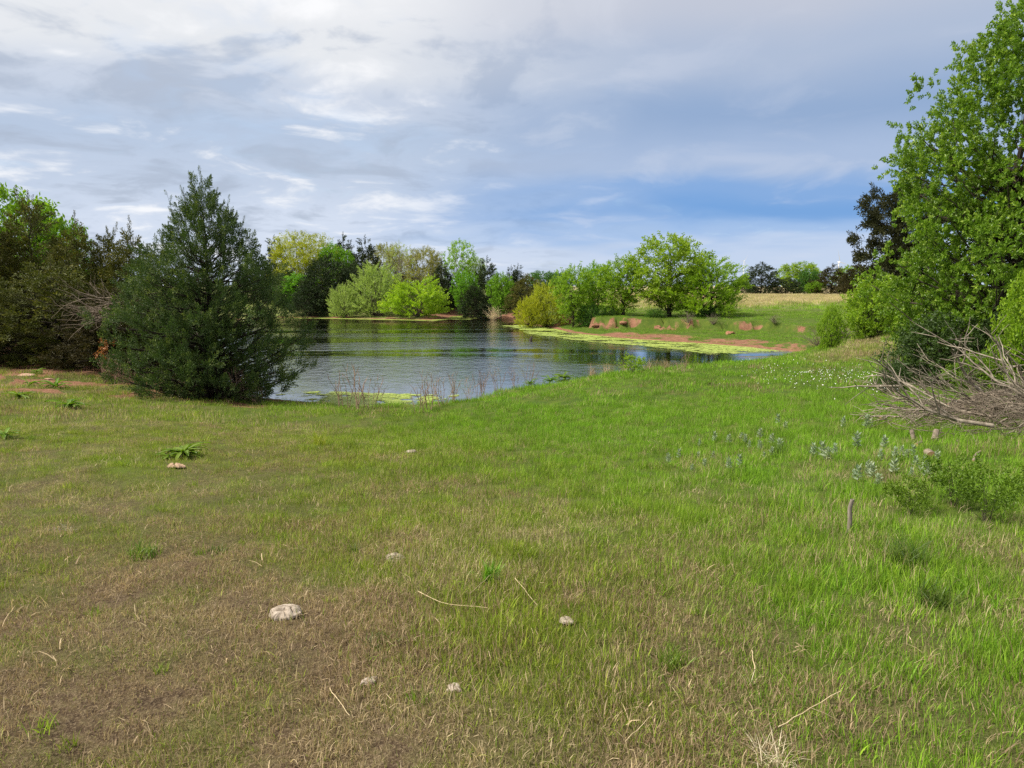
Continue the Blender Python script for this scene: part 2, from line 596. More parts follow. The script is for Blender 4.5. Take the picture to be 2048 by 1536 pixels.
def ground_material():
    m, t = mat('ground')
    geo = t.n('ShaderNodeNewGeometry')
    pos = geo.outputs['Position']
    g = t.attr('green').outputs['Fac']; soil = t.attr('soil').outputs['Fac']; lush = t.attr('lush').outputs['Fac']; far = t.attr('far').outputs['Fac']
    n1 = t.noise(pos, 18, 6, .65); n2 = t.noise(pos, 3.2, 5, .6); n3 = t.noise(pos, 85, 4, .65); n4 = t.noise(pos, .9, 5, .65)
    thatch = t.mix(t.step(n1, .3, .7), (.042, .027, .016), (.125, .086, .050))  # colour darkened to paint the shadow in gaps between grass blades
    thatch = t.mix(t.step(n3, .45, .7), thatch, (.20, .150, .090))
    field = t.mix(t.step(n4, .3, .7), (.33, .27, .14), (.46, .38, .22))
    thatch = t.mix(far, thatch, field)
    grn = t.mix(lush, (.066, .090, .010), (.044, .098, .007))  # green kept dark as well, painted shade below the blades
    grn = t.mix(t.step(n2, .35, .7), grn, (.085, .130, .012))
    gfac = t.math('ADD', t.math('MULTIPLY', g, .8), t.math('MULTIPLY', t.math('SUBTRACT', n1, .5), .9), clamp=True)
    col = t.mix(gfac, thatch, grn)
    red = t.mix(t.step(n2, .3, .72), (.150, .068, .040), (.255, .132, .080))
    red = t.mix(t.step(n1, .5, .75), red, (.33, .21, .135))
    s2 = t.step(t.math('ADD', soil, t.math('MULTIPLY', t.math('SUBTRACT', t.math('ADD', t.math('MULTIPLY', n1, .5), t.math('MULTIPLY', n4, .5)), .5), 1.1)), .38, .62)
    col = t.mix(s2, col, red)
    h = t.math('ADD', t.math('MULTIPLY', n1, .6), t.math('MULTIPLY', n3, .4))
    out(t, principled(t, col, .95, .1, bump(t, h, .8, .05)))
    return m


M['ground'] = ground_material()


def water_material():
    m, t = mat('pond_water')
    geo = t.n('ShaderNodeNewGeometry')
    pos = geo.outputs['Position']

    def mapped(sx, sy, rz=0.0):
        mp = t.n('ShaderNodeMapping')
        mp.inputs['Scale'].default_value = (sx, sy, 1)
        mp.inputs['Rotation'].default_value = (0, 0, R(rz))
        t.link(pos, mp.inputs[0])
        return mp.outputs[0]
    wave = t.noise(mapped(1.3, 1.0, 12), 1.5, 4, .60, .5)
    rip = t.noise(mapped(1.0, 1.5, -8), 9.0, 3, .5, .2)
    slow = t.noise(mapped(.6, 1.0, 5), .9, 2, .5)
    ruff = t.noise(mapped(.035, .15, -4), 1.0, 4, .55, .8)
    ruf = t.step(ruff, .40, .56, .10, 1.0)
    sx = t.n('ShaderNodeSeparateXYZ')
    t.link(pos, sx.inputs[0])
    lee = t.step(t.math('ADD', sx.outputs[1], t.math('MULTIPLY', ruff, 8.0)), 25.0, 33.0, .16, 1.0)      # calm water in the lee of the dam
    ruf = t.math('MULTIPLY', ruf, lee)
    h = t.math('ADD', t.math('MULTIPLY', wave, .040), t.math('MULTIPLY', rip, .008))
    h = t.math('MULTIPLY', h, ruf)
    h = t.math('ADD', h, t.math('MULTIPLY', slow, .004))
    b = t.n('ShaderNodeBump')
    b.inputs['Strength'].default_value = 1.0
    b.inputs['Distance'].default_value = 1.0
    t.put(b.inputs['Height'], h)
    df = t.n('ShaderNodeBsdfDiffuse')
    df.inputs['Color'].default_value = (.040, .046, .018, 1)
    gl = t.n('ShaderNodeBsdfGlossy')
    gl.inputs['Roughness'].default_value = .03
    t.link(b.outputs[0], gl.inputs['Normal'])
    fr = t.n('ShaderNodeFresnel')
    fr.inputs['IOR'].default_value = 1.40
    t.link(b.outputs[0], fr.inputs['Normal'])
    mx = t.n('ShaderNodeMixShader')
    t.put(mx.inputs[0], t.math('ADD', t.math('MULTIPLY', fr.outputs[0], 1.05), .32, clamp=True))
    t.link(df.outputs[0], mx.inputs[1]); t.link(gl.outputs[0], mx.inputs[2])
    out(t, mx.outputs[0])
    return m


M['water'] = water_material()


def grass_material():
    m, t = mat('grass_blades')
    var = t.attr('var').outputs['Fac']; tip = t.attr('tip').outputs['Fac']
    tone = t.attr('tone', 'INSTANCER').outputs['Fac']; lush = t.attr('lush', 'INSTANCER').outputs['Fac']; pale = t.attr('pale', 'INSTANCER').outputs['Fac']
    oi = t.n('ShaderNodeObjectInfo')
    v2 = t.math('FRACT', t.math('MULTIPLY', var, 7.31))
    isg = t.step(t.math('SUBTRACT', tone, var), -.06, .06)
    dry = t.mix(v2, (.200, .128, .078), (.560, .430, .260))
    dry = t.mix(pale, dry, t.mix(v2, (.42, .34, .19), (.60, .50, .31)))
    gr = t.mix(lush, t.mix(v2, (.130, .180, .016), (.350, .395, .050)), t.mix(v2, (.082, .205, .011), (.265, .455, .030)))
    # blade feet are last year's straw, tips fresh
    col = t.mix(isg, dry, gr)
    hs = t.n('ShaderNodeHueSaturation')
    t.put(hs.inputs['Value'], t.math('ADD', .66, t.math('MULTIPLY', oi.outputs['Random'], .68)))
    t.put(hs.inputs['Color'], col)
    col = hs.outputs[0]
    p = principled(t, col, .6, .25)
    tr = t.n('ShaderNodeBsdfTranslucent')
    t.link(t.mix(1.0, col, (1.15, 1.2, .8), 'MULTIPLY'), tr.inputs[0])
    mx = t.n('ShaderNodeMixShader'); mx.inputs[0].default_value = .35
    t.link(p, mx.inputs[1]); t.link(tr.outputs[0], mx.inputs[2])
    out(t, mx.outputs[0])
    return m


M['grass'] = grass_material()


def simple_noise_mat(name, a, b, scale, rough=.9, spec=.15, bs=.6, bd=.02, var=0.0):
    m, t = mat(name)
    tcx = t.n('ShaderNodeTexCoord')
    n = t.noise(tcx.outputs['Object'], scale, 6, .62)
    col = t.mix(t.step(n, .3, .7), a, b)
    out(t, principled(t, col, rough, spec, bump(t, n, bs, bd)))
    return m


M['pat'] = simple_noise_mat('dried_dung', (.20, .16, .12), (.42, .355, .285), 40, bd=.012)
M['pat_brown'] = simple_noise_mat('brown_dung', (.25, .16, .10), (.42, .30, .20), 34, bd=.012)
M['clod'] = simple_noise_mat('red_clay', (.14, .062, .036), (.30, .15, .088), 5, bd=.08)
M['rock'] = simple_noise_mat('sandstone', (.34, .20, .13), (.50, .34, .25), 9, bd=.03)
M['turbine'] = simple_noise_mat('turbine_white', (.80, .80, .80), (.84, .84, .84), .2, .5, .3, 0, .01)
M['ash'] = simple_noise_mat('ash', (.36, .34, .31), (.58, .56, .53), 30, bd=.02)
M['flower'] = simple_noise_mat('white_petals', (.72, .72, .68), (.85, .85, .82), 30, bd=.001)
M['cut'] = simple_noise_mat('cut_wood', (.48, .27, .15), (.62, .38, .23), 20, bd=.004)


def algae_material():
    m, t = mat('algae')
    geo = t.n('ShaderNodeNewGeometry')
    var = t.attr('var').outputs['Fac']
    n = t.noise(geo.outputs['Position'], 9, 5, .6)
    col = t.mix(var, (.17, .25, .03), (.37, .43, .10))
    col = t.mix(t.step(n, .5, .75), col, (.22, .26, .05))
    out(t, principled(t, col, .6, .3, bump(t, n, .5, .02)))
    return m


M['algae'] = algae_material()

# ================================================================== the land: one sheet to the horizon
def build_ground():
    front = np.linspace(R(-50), R(50), 430)
    back = np.linspace(R(50), R(310), 70)[1:-1]
    th = np.concatenate([front, back])
    rr = np.concatenate([np.linspace(.25, 1.5, 8), np.exp(np.linspace(math.log(1.6), math.log(41), 235)), np.arange(41.35, 61, .30), np.exp(np.linspace(math.log(61.5), math.log(150), 62)), np.exp(np.linspace(math.log(155), math.log(9000), 36))])
    T, RR = np.meshgrid(th, rr)
    x = np.sin(T) * RR; y = np.cos(T) * RR
    z, sd, g, soil, lush, par = cover_masks(x, y)
    nr, nt = x.shape
    V = np.stack([x, y, z], -1).reshape(-1, 3)
    i = np.arange(nr - 1)[:, None] * nt; j = np.arange(nt)[None]; j2 = (j + 1) % nt
    q = np.stack([i + j, i + nt + j, i + nt + j2, i + j2], -1).reshape(-1, 4)[:, ::-1]
    c = len(V)
    V = np.vstack([V, [[0, 0, tz(0, 0)]]])
    jj = np.arange(nt)
    tr = np.stack([np.full(nt, c), jj, (jj + 1) % nt], -1)[:, ::-1]
    ap = lambda a, v: np.append(a.ravel(), v)
    far = sstep(y, 56, 70)
    me = mesh('ground', V, q, tr, [M['ground']], dict(green=ap(g, .5), soil=ap(soil, 0), lush=ap(lush, .5), far=ap(far, 0)), True)
    return tag(link('ground', me), kind='structure')


build_ground()


def build_water():
    # outline a little inside the banks, so that the shore line is the land meeting the water
    c = SH[:, :2].mean(0)
    P = SH[:, :2]
    n = len(P)
    T = norm(np.roll(P, -1, 0) - np.roll(P, 1, 0))
    N = np.stack([T[:, 1], -T[:, 0]], -1)
    area = .5 * np.sum(P[:, 0] * np.roll(P[:, 1], -1) - np.roll(P[:, 0], -1) * P[:, 1])
    if area < 0:
        N = -N
    Q = P + N * .9
    me = bpy.data.meshes.new('pond_water')
    me.from_pydata([(float(a), float(b), ZW) for a, b in Q], [], [list(range(n))])
    me.update()
    if me.polygons[0].normal.z < 0:
        me.flip_normals()
    me.materials.append(M['water'])
    return tag(link('pond_water', me), kind='structure')


build_water()


# ------------------------------------------------------------------ floating algae along the shores
def build_algae(name, label, pts, size, stretch=2.2):
    n = len(pts); k = 9
    th = np.arange(k) / k * 2 * np.pi
    rad = size[:, None] * (.55 + .6 * rng.random((n, k)))
    a = rng.normal(0, .25, n)
    lx = np.cos(th) * rad * stretch ** .5; ly = np.sin(th) * rad / stretch ** .5
    X = pts[:, 0, None] + lx * np.cos(a)[:, None] - ly * np.sin(a)[:, None]
    Y = pts[:, 1, None] + lx * np.sin(a)[:, None] + ly * np.cos(a)[:, None]
    zt = ZW + .006 + rng.random(n) * .010
    top = np.stack([X, Y, np.repeat(zt[:, None], k, 1)], -1)
    cen = np.stack([pts[:, 0], pts[:, 1], zt + .006], -1)[:, None]
    V = np.concatenate([top, cen], 1).reshape(-1, 3)
    b = np.arange(n)[:, None] * (k + 1); j = np.arange(k)[None]
    tr = np.stack([b + j, b + (j + 1) % k, b + k + 0 * j], -1).reshape(-1, 3)
    var = np.repeat(rng.random(n), k + 1)
    me = mesh(name, V, None, tr, [M['algae']], dict(var=var))
    return tag(link(name, me), label, 'algae', kind='stuff')


def algae_points(pix, n, reach, power, seed, gap=.0):
    """scatter on the water along a run of shore"""
    g = np.random.default_rng(seed)
    P = np.array([onz(a, b, ZW)[:2] for a, b in pix])
    seg = np.linalg.norm(np.diff(P, axis=0), axis=1)
    cs = np.append(0, np.cumsum(seg))
    s = g.random(n) * cs[-1]
    x = np.interp(s, cs, P[:, 0]); y = np.interp(s, cs, P[:, 1])
    tx = np.interp(s + .3, cs, P[:, 0]) - np.interp(s - .3, cs, P[:, 0]); ty = np.interp(s + .3, cs, P[:, 1]) - np.interp(s - .3, cs, P[:, 1])
    T = norm(np.stack([tx, ty], -1))
    d = reach(s / cs[-1]) * g.random(n) ** power
    out_ = []
    for sg in (1, -1):
        X = x + sg * -T[:, 1] * d; Y = y + sg * T[:, 0] * d
        sd, _ = shore(X, Y)
        out_.append((X, Y, sd))
    m = out_[0][2] < out_[1][2]
    X = np.where(m, out_[0][0], out_[1][0]); Y = np.where(m, out_[0][1], out_[1][1]); sd = np.minimum(out_[0][2], out_[1][2])
    nn = .55 * fbm(X * .5, Y * .9, seed, 3) + .45 * fbm(X * 2.4, Y * 3.2, seed + 5, 2) + .05 * g.normal(0, 1, n)
    keep = (sd < -.02) & (nn > gap)
    return np.stack([X[keep], Y[keep]], -1)


east = algae_points([(1050, 650), (1100, 656), (1143, 666), (1190, 671), (1266, 678), (1380, 685), (1492, 694), (1570, 703)], 20000,
                    lambda u: 2.2 + 2.4 * u, 1.1, 5, .475)
build_algae('floating_algae', 'yellow-green algae mat floating along the right shore', east, .035 + .12 * rng.random(len(east)) ** 3)
near = algae_points([(520, 797), (600, 803), (700, 812), (800, 821), (850, 824), (900, 812)], 8000, lambda u: 1.6 + 1.8 * u, 1.5, 8, .50)
build_algae('floating_algae', 'thin pale green algae film on the water at the near grassy shore', near, .02 + .08 * rng.random(len(near)) ** 2, 2.8)
west = algae_points([(880, 639), (860, 640.5), (760, 638.5), (640, 636), (560, 636)], 2600, lambda u: .8 + .2 * u, 1.3, 9, .35)
w2 = algae_points([(1010, 632), (950, 630), (905, 633), (880, 639)], 1600, lambda u: 3.0 + 0 * u, .8, 10, .55)
w3 = np.concatenate([west, w2])
build_algae('floating_algae', 'narrow yellowish algae line along the far red shore', w3, .08 + .30 * rng.random(len(w3)) ** 2)


# ------------------------------------------------------------------ grass: clumps of blades scattered over the land
def blades(n, spread, hmin, hmax, bend, width, seed, lean=.25, segs=3):
    g = np.random.default_rng(seed)
    r = spread * np.sqrt(g.random(n)); a = g.random(n) * 2 * np.pi
    bx = r * np.cos(a); by = r * np.sin(a)
    h = hmin + (hmax - hmin) * g.random(n) ** 1.3
    da = g.random(n) * 2 * np.pi
    ln = lean * g.random(n); bd = bend * (.3 + g.random(n))
    wd = width * (.6 + .8 * g.random(n))
    t = np.linspace(0, 1, segs + 1)
    ang = (ln[:, None] + bd[:, None] * t[None])            # tilt from the vertical along the blade
    ds = h[:, None] / segs
    hx = np.concatenate([np.zeros((n, 1)), np.cumsum(np.sin(ang[:, :-1]) * ds, 1)], 1)
    hz = np.concatenate([np.zeros((n, 1)), np.cumsum(np.cos(ang[:, :-1]) * ds, 1)], 1)
    cx = bx[:, None] + hx * np.cos(da)[:, None]; cy = by[:, None] + hx * np.sin(da)[:, None]
    fa = g.random(n) * np.pi
    ww = wd[:, None] * np.clip(1.0 - t[None] ** 1.6, .0, 1) * .5
    sx = np.cos(fa)[:, None] * ww; sy = np.sin(fa)[:, None] * ww
    L = np.stack([cx - sx, cy - sy, hz], -1); Rr = np.stack([cx + sx, cy + sy, hz], -1)
    V = np.stack([L[:, :-1], Rr[:, :-1]], 2).reshape(n, segs * 2, 3)
    tip = np.stack([cx[:, -1], cy[:, -1], hz[:, -1]], -1)[:, None]
    V = np.concatenate([V, tip], 1)
    per = segs * 2 + 1
    b = np.arange(n)[:, None] * per
    Q = []
    for k in range(segs - 1):
        Q.append(np.concatenate([b + 2 * k, b + 2 * k + 1, b + 2 * k + 3, b + 2 * k + 2], 1))
    Tr = np.concatenate([b + 2 * segs - 2, b + 2 * segs - 1, b + 2 * segs], 1)
    var = np.repeat(g.random(n), per)
    tp = np.tile(np.append(np.repeat(t[:-1], 2), 1.0), n)
    return V.reshape(-1, 3), (np.concatenate(Q) if Q else None), Tr, var, tp


def clump(name, parts):
    Vs, Qs, Ts, vs, ts = [], [], [], [], []
    o = 0
    for p in parts:
        V, Q, T, v, tp = blades(*p)
        Vs.append(V); Ts.append(T + o); vs.append(v); ts.append(tp)
        if Q is not None:
            Qs.append(Q + o)
        o += len(V)
    me = mesh(name, np.concatenate(Vs), np.concatenate(Qs) if Qs else None, np.concatenate(Ts), [M['grass']], dict(var=np.concatenate(vs), tip=np.concatenate(ts)))
    return bpy.data.objects.new(name, me)


GRASS = bpy.data.collections.new('grass_clumps')       # sources of the grass, not in the scene themselves
for i in range(3):      # 0-2 meadow turf
    GRASS.objects.link(clump('a%d_turf' % i, [(60, .13, .02, .075, .9, .0036, 100 + i, .5), (16, .13, .05, .11, .5, .0030, 110 + i, .25)]))
for i in range(3):      # 3-5 matted thatch
    GRASS.objects.link(clump('b%d_thatch' % i, [(46, .14, .02, .075, 1.7, .0034, 120 + i, .9), (52, .14, .02, .065, .6, .0028, 130 + i, .4)]))
for i in range(2):      # 6-7 taller spring grass
    GRASS.objects.link(clump('c%d_tall' % i, [(56, .13, .05, .13, .7, .0042, 140 + i, .35), (10, .13, .10, .20, .5, .0034, 150 + i, .2)]))
for i in range(2):      # 8-9 coarse clumps for the distance
    GRASS.objects.link(clump('d%d_coarse' % i, [(80, .40, .05, .15, .8, .010, 160 + i, .5, 2), (14, .40, .10, .22, .5, .008, 180 + i, .3, 2)]))
for i in range(2):      # 10-11 tall field grass
    GRASS.objects.link(clump('e%d_field' % i, [(70, .70, .18, .50, .8, .028, 170 + i, .35, 2)]))


for i in range(2):      # 12-13 broad-bladed sprouts
    GRASS.objects.link(clump('f%d_sprout' % i, [(26, .07, .06, .16, .9, .0075, 190 + i, .55), (10, .07, .04, .10, 1.4, .006, 195 + i, .8)]))
for i in range(2):      # 14-15 loose dead straws
    GRASS.objects.link(clump('g%d_straw' % i, [(7, .16, .06, .17, .9, .0030, 260 + i, 1.5), (12, .12, .05, .12, 2.0, .005, 265 + i, 1.0)]))


def scatter_points(n, d0, d1, seed, half=47):
    g = np.random.default_rng(seed)
    r = np.sqrt(d0 * d0 + (d1 * d1 - d0 * d0) * g.random(n))
    a = R(half) * (2 * g.random(n) - 1)
    return np.sin(a) * r, np.cos(a) * r


def grass_object(name, label, x, y, z, idx, sc, tone, lush, pale, seed):
    g = np.random.default_rng(seed)
    n = len(x)
    me = mesh(name, np.stack([x, y, z], -1), None, None, [M['grass']], dict(scale=sc, tone=tone, lush=lush, pale=pale, turn=g.random(n) * 6.283, lean=g.normal(0, .10, n)))
    a = me.attributes.new('pick', 'INT', 'POINT'); a.data.foreach_set('value', np.asarray(idx, np.int32))
    o = link(name, me)
    ng = bpy.data.node_groups.new(name, 'GeometryNodeTree')
    ng.interface.new_socket('Geometry', in_out='INPUT', socket_type='NodeSocketGeometry')
    ng.interface.new_socket('Geometry', in_out='OUTPUT', socket_type='NodeSocketGeometry')
    N = ng.nodes
    gi = N.new('NodeGroupInput'); go = N.new('NodeGroupOutput')
    m2p = N.new('GeometryNodeMeshToPoints')
    ci = N.new('GeometryNodeCollectionInfo'); ci.inputs['Collection'].default_value = GRASS
    ci.inputs['Separate Children'].default_value = True; ci.inputs['Reset Children'].default_value = True
    iop = N.new('GeometryNodeInstanceOnPoints'); iop.inputs['Pick Instance'].default_value = True

    def na(nm, tp):
        q = N.new('GeometryNodeInputNamedAttribute'); q.data_type = tp; q.inputs[0].default_value = nm
        return q.outputs[0]
    cx = N.new('ShaderNodeCombineXYZ')
    ng.links.new(na('lean', 'FLOAT'), cx.inputs[0]); ng.links.new(na('turn', 'FLOAT'), cx.inputs[2])
    e2r = N.new('FunctionNodeEulerToRotation')
    L = ng.links
    L.new(gi.outputs[0], m2p.inputs[0]); L.new(m2p.outputs[0], iop.inputs['Points'])
    L.new(ci.outputs[0], iop.inputs['Instance']); L.new(na('pick', 'INT'), iop.inputs['Instance Index'])
    L.new(cx.outputs[0], e2r.inputs[0]); L.new(e2r.outputs[0], iop.inputs['Rotation'])
    L.new(na('scale', 'FLOAT'), iop.inputs['Scale'])
    L.new(iop.outputs[0], go.inputs[0])
    md = o.modifiers.new('grass', 'NODES'); md.node_group = ng
    return tag(o, label, 'grass', kind='stuff')


def sow(name, label, n, d0, d1, seed, chooser, half=47):
    x, y = scatter_points(n, d0, d1, seed, half)
    z, sd, g, soil, lush, par = cover_masks(x, y)
    rr = np.random.default_rng(seed + 1)
    bare = sstep(soil + (rr.random(n) - .5) * .5, .30, .75)
    keep = (sd > .05) & (rr.random(n) > bare * .97)
    x, y, z, sd, g, soil, lush = [a[keep] for a in (x, y, z, sd, g, soil, lush)]
    idx, sc, tone, lu, pale = chooser(x, y, sd, g, soil, lush, rr)
    return grass_object(name, label, x, y, z - .008, idx, sc, tone, lu, pale, seed + 2)


def choose_near(x, y, sd, g, soil, lush, rr):
    n = len(x)
    tallp = sstep(g + (lush - .5) * .7 + (rr.random(n) - .5) * .3, .75, 1.25)
    u = rr.random(n)
    idx = np.where(u < tallp, 6 + rr.integers(0, 2, n), np.where(rr.random(n) < sstep(g, .25, .75), rr.integers(0, 3, n), 3 + rr.integers(0, 3, n)))
    patch = fbm(x * 1.7, y * 1.7, 77, 3)
    sc = (.55 + .75 * rr.random(n)) * (.65 + .7 * patch)
    shrt = sstep(-x / np.maximum(y, 1), .05, .5)
    sc = sc * (1 - .25 * shrt)
    sc = np.where(idx >= 6, sc * .80, sc)
    tone = np.clip(g + rr.normal(0, .14, n), 0, 1)
    u = rr.random(n)
    spr = u < .016; idx = np.where(spr, 12 + rr.integers(0, 2, n), idx); tone = np.where(spr, 1.0, tone); sc = np.where(spr, .35 + .55 * rr.random(n), sc)
    stw = u > .93; idx = np.where(stw, 14 + rr.integers(0, 2, n), idx); tone = np.where(stw, 0.0, tone); sc = np.where(stw, .6 + .6 * rr.random(n), sc)
    return idx, sc, tone, np.clip(lush + rr.normal(0, .15, n), 0, 1), np.clip((fbm(x * .6, y * .6, 88, 3) - .45) * 2.4, 0, .7)


def choose_mid(x, y, sd, g, soil, lush, rr):
    idx, sc, tone, lu, pale = choose_near(x, y, sd, g, soil, lush, rr)
    n = len(x)
    sub = rr.random(n) < .55 + .45 * sstep(y, 14, 24)
    idx = np.where(sub, 8 + rr.integers(0, 2, n), idx)
    sc = np.where(sub, (.45 + .5 * rr.random(n)) * (.7 + .6 * fbm(x * .9, y * .9, 78, 3)), sc * 1.1)
    return idx, sc, tone, lu, pale


def choose_far(x, y, sd, g, soil, lush, rr):
    n = len(x)
    fld = sstep(y, 58, 72) * sstep(x, 5, 10)
    idx = np.where(rr.random(n) < fld, 10 + rr.integers(0, 2, n), 8 + rr.integers(0, 2, n))
    sc = .5 + .5 * rr.random(n)
    return idx, sc, np.clip(g + rr.normal(0, .15, n), 0, 1), lush, fld * .95


sow('meadow_grass', 'mixed dry and green turf in the foreground meadow', 6800, 1.6, 6.0, 201, choose_near, 52)
sow('meadow_grass', 'green and straw-coloured turf sloping down to the pond', 13000, 6.0, 14.0, 211, choose_near, 45)
sow('dam_grass', 'lush green grass over the dam and the near shore', 15000, 14.0, 36.0, 221, choose_mid, 44)
sow('bank_grass', 'grass on the banks beyond the pond', 9000, 36.0, 62.0, 231, choose_far, 42)
sow('field_grass', 'tawny tall grass of the far field', 15000, 60.0, 122.0, 241, choose_far, 40)


# ================================================================== trees and shrubs
def leaf_quads(P, D, L, W, g, up=.6, fold=.25, droop=.15):
    n = len(P)
    D = norm(D)
    N = norm(g.normal(0, 1, (n, 3)) + np.array([0, 0, up * 2.0]))
    Sd = norm(np.cross(D, N)); N = np.cross(Sd, D)
    L = L[:, None]; W = W[:, None]
    b = P
    m = P + D * L * .5
    l = m + Sd * W * .5 + N * W * fold
    r = m - Sd * W * .5 + N * W * fold
    t = P + D * L - np.array([0, 0, 1.0]) * L * droop
    V = np.stack([b, l, t, r], 1).reshape(-1, 3)
    Q = np.arange(n * 4).reshape(-1, 4)
    return V, Q, np.repeat(g.random(n), 4)


def jitter_dir(d, ang, g):
    """d turned by about ang in a random direction"""
    d = norm(np.asarray(d, float))
    r = g.normal(0, 1, d.shape)
    r = norm(r - d * np.sum(r * d, -1, keepdims=True))
    a = np.asarray(ang)[..., None] if np.ndim(ang) else ang
    return norm(d * np.cos(a) + r * np.sin(a))


def curve(p, d, length, k, g, up=0.0, wig=.12):
    """a wandering line of k segments"""
    P = [np.asarray(p, float)]
    d = norm(np.asarray(d, float))
    for i in range(k):
        d = norm(d + g.normal(0, wig, 3) + np.array([0, 0, up / k]))
        P.append(P[-1] + d * length / k)
    return np.array(P)


def prof_round(h):
    return np.sqrt(np.clip(1 - (2 * h - 1) ** 2, 0, 1)) ** .75


def prof_bush(h):
    return np.sqrt(np.clip(1 - (1.15 * h - .15) ** 2, 0, 1)) * (.75 + .25 * np.clip(h / .25, 0, 1))


def prof_cone(h):
    return np.interp(h, [0, .08, .22, .42, .60, .78, .91, 1], [.82, .96, 1, .98, .90, .70, .44, .08])


def prof_vase(h):
    return np.interp(h, [0, .3, .6, .85, 1], [.35, .7, 1, .8, .3])


def prof_cedar(h):
    return np.interp(h, [0, .06, .2, .4, .6, .8, .93, 1], [.78, .93, 1, .90, .66, .36, .15, .03])


def prof_dome(h):
    return np.interp(h, [0, .1, .3, .55, .78, .92, 1], [.75, .97, 1, .92, .64, .32, .05])


class Proto:
    def __init__(self, trunk, crown, w, h):
        self.trunk, self.crown, self.w, self.h = trunk, crown, w, h


def plume(seed, nspr=14, nleaf=5, leaf=(.17, .05), ang=.75, taper=.42, base=.10):
    """a conifer spray of unit length along +Z: axis, side sprigs, scale leaves"""
    g = np.random.default_rng(seed)
    P, D = [], []
    for i in range(nspr):
        t = .08 + .92 * (i + g.random()) / nspr
        az = i * 2.4 + g.normal(0, .3)
        a = ang * (1.15 - .55 * t) * g.uniform(.75, 1.2)
        d = np.array([math.cos(az) * math.sin(a), math.sin(az) * math.sin(a), math.cos(a)])
        ln = (taper * (1 - t) + base) * g.uniform(.7, 1.2)
        for j in range(nleaf):
            q = (j + g.random()) / nleaf
            P.append(np.array([0, 0, t]) + d * ln * q); D.append(jitter_dir(d, g.uniform(.1, .6), g))
    P = np.array(P); D = np.array(D); n = len(P)
    V, Q, var = leaf_quads(P, D, leaf[0] * g.uniform(.6, 1.2, n), leaf[1] * g.uniform(.7, 1.2, n), g, .2, .3, 0)
    V = V.reshape(n, 4, 3)
    return V


def twig(seed, n=16, leaf=(.40, .17), whorls=4, start=.15, ang=(.5, 1.25), tipw=1.0, droop=.1):
    """a leafy twig of unit length along +Z"""
    g = np.random.default_rng(seed)
    wz = start + (1 - start) * (np.arange(whorls) + 1) / whorls
    t = wz[np.arange(n) % whorls] + g.normal(0, .03, n)
    P = np.stack([0 * t, 0 * t, t], -1)
    az = np.arange(n) * 2.4 + g.normal(0, .3, n); a = g.uniform(*ang, n)
    D = np.stack([np.cos(az) * np.sin(a), np.sin(az) * np.sin(a), np.cos(a)], -1)
    V, Q, var = leaf_quads(P, D, leaf[0] * g.uniform(.65, 1.15, n), leaf[1] * g.uniform(.75, 1.2, n), g, .1, .22, 0)
    V = V.reshape(n, 4, 3)
    V[:, 2, 2] -= droop * leaf[0]
    return V


def place(templates, P, D, s, g, upface=0.0):
    """copies of the templates at P, their axis along D, size s -> one leaf mesh's vertices and per-leaf variation"""
    n = len(P)
    Z = norm(D)
    r = norm(np.cross(Z, g.normal(0, 1, (n, 3)))); u = np.cross(Z, r)
    pick = g.integers(0, len(templates), n)
    Vs, var = [], []
    for k, T in enumerate(templates):
        m = pick == k
        if not m.any():
            continue
        Rm = np.stack([r[m], u[m], Z[m]], 1) * s[m][:, None, None]        # rows: local axes in the world
        V = np.einsum('qvc,ncx->nqvx', T, Rm) + P[m][:, None, None]
        Vs.append(V.reshape(-1, 3))
        tipd = np.clip(T.mean(1)[:, 2] + np.hypot(T.mean(1)[:, 0], T.mean(1)[:, 1]), 0, 1.1) / 1.1      # tips lighter: young growth plus highlights put into the colour
        c = g.random((m.sum(), 1)) * .30 + g.random((m.sum(), len(T))) * .35 + tipd[None] * .35
        var.append(np.repeat(c.ravel(), 4))
    return np.concatenate(Vs), np.concatenate(var)


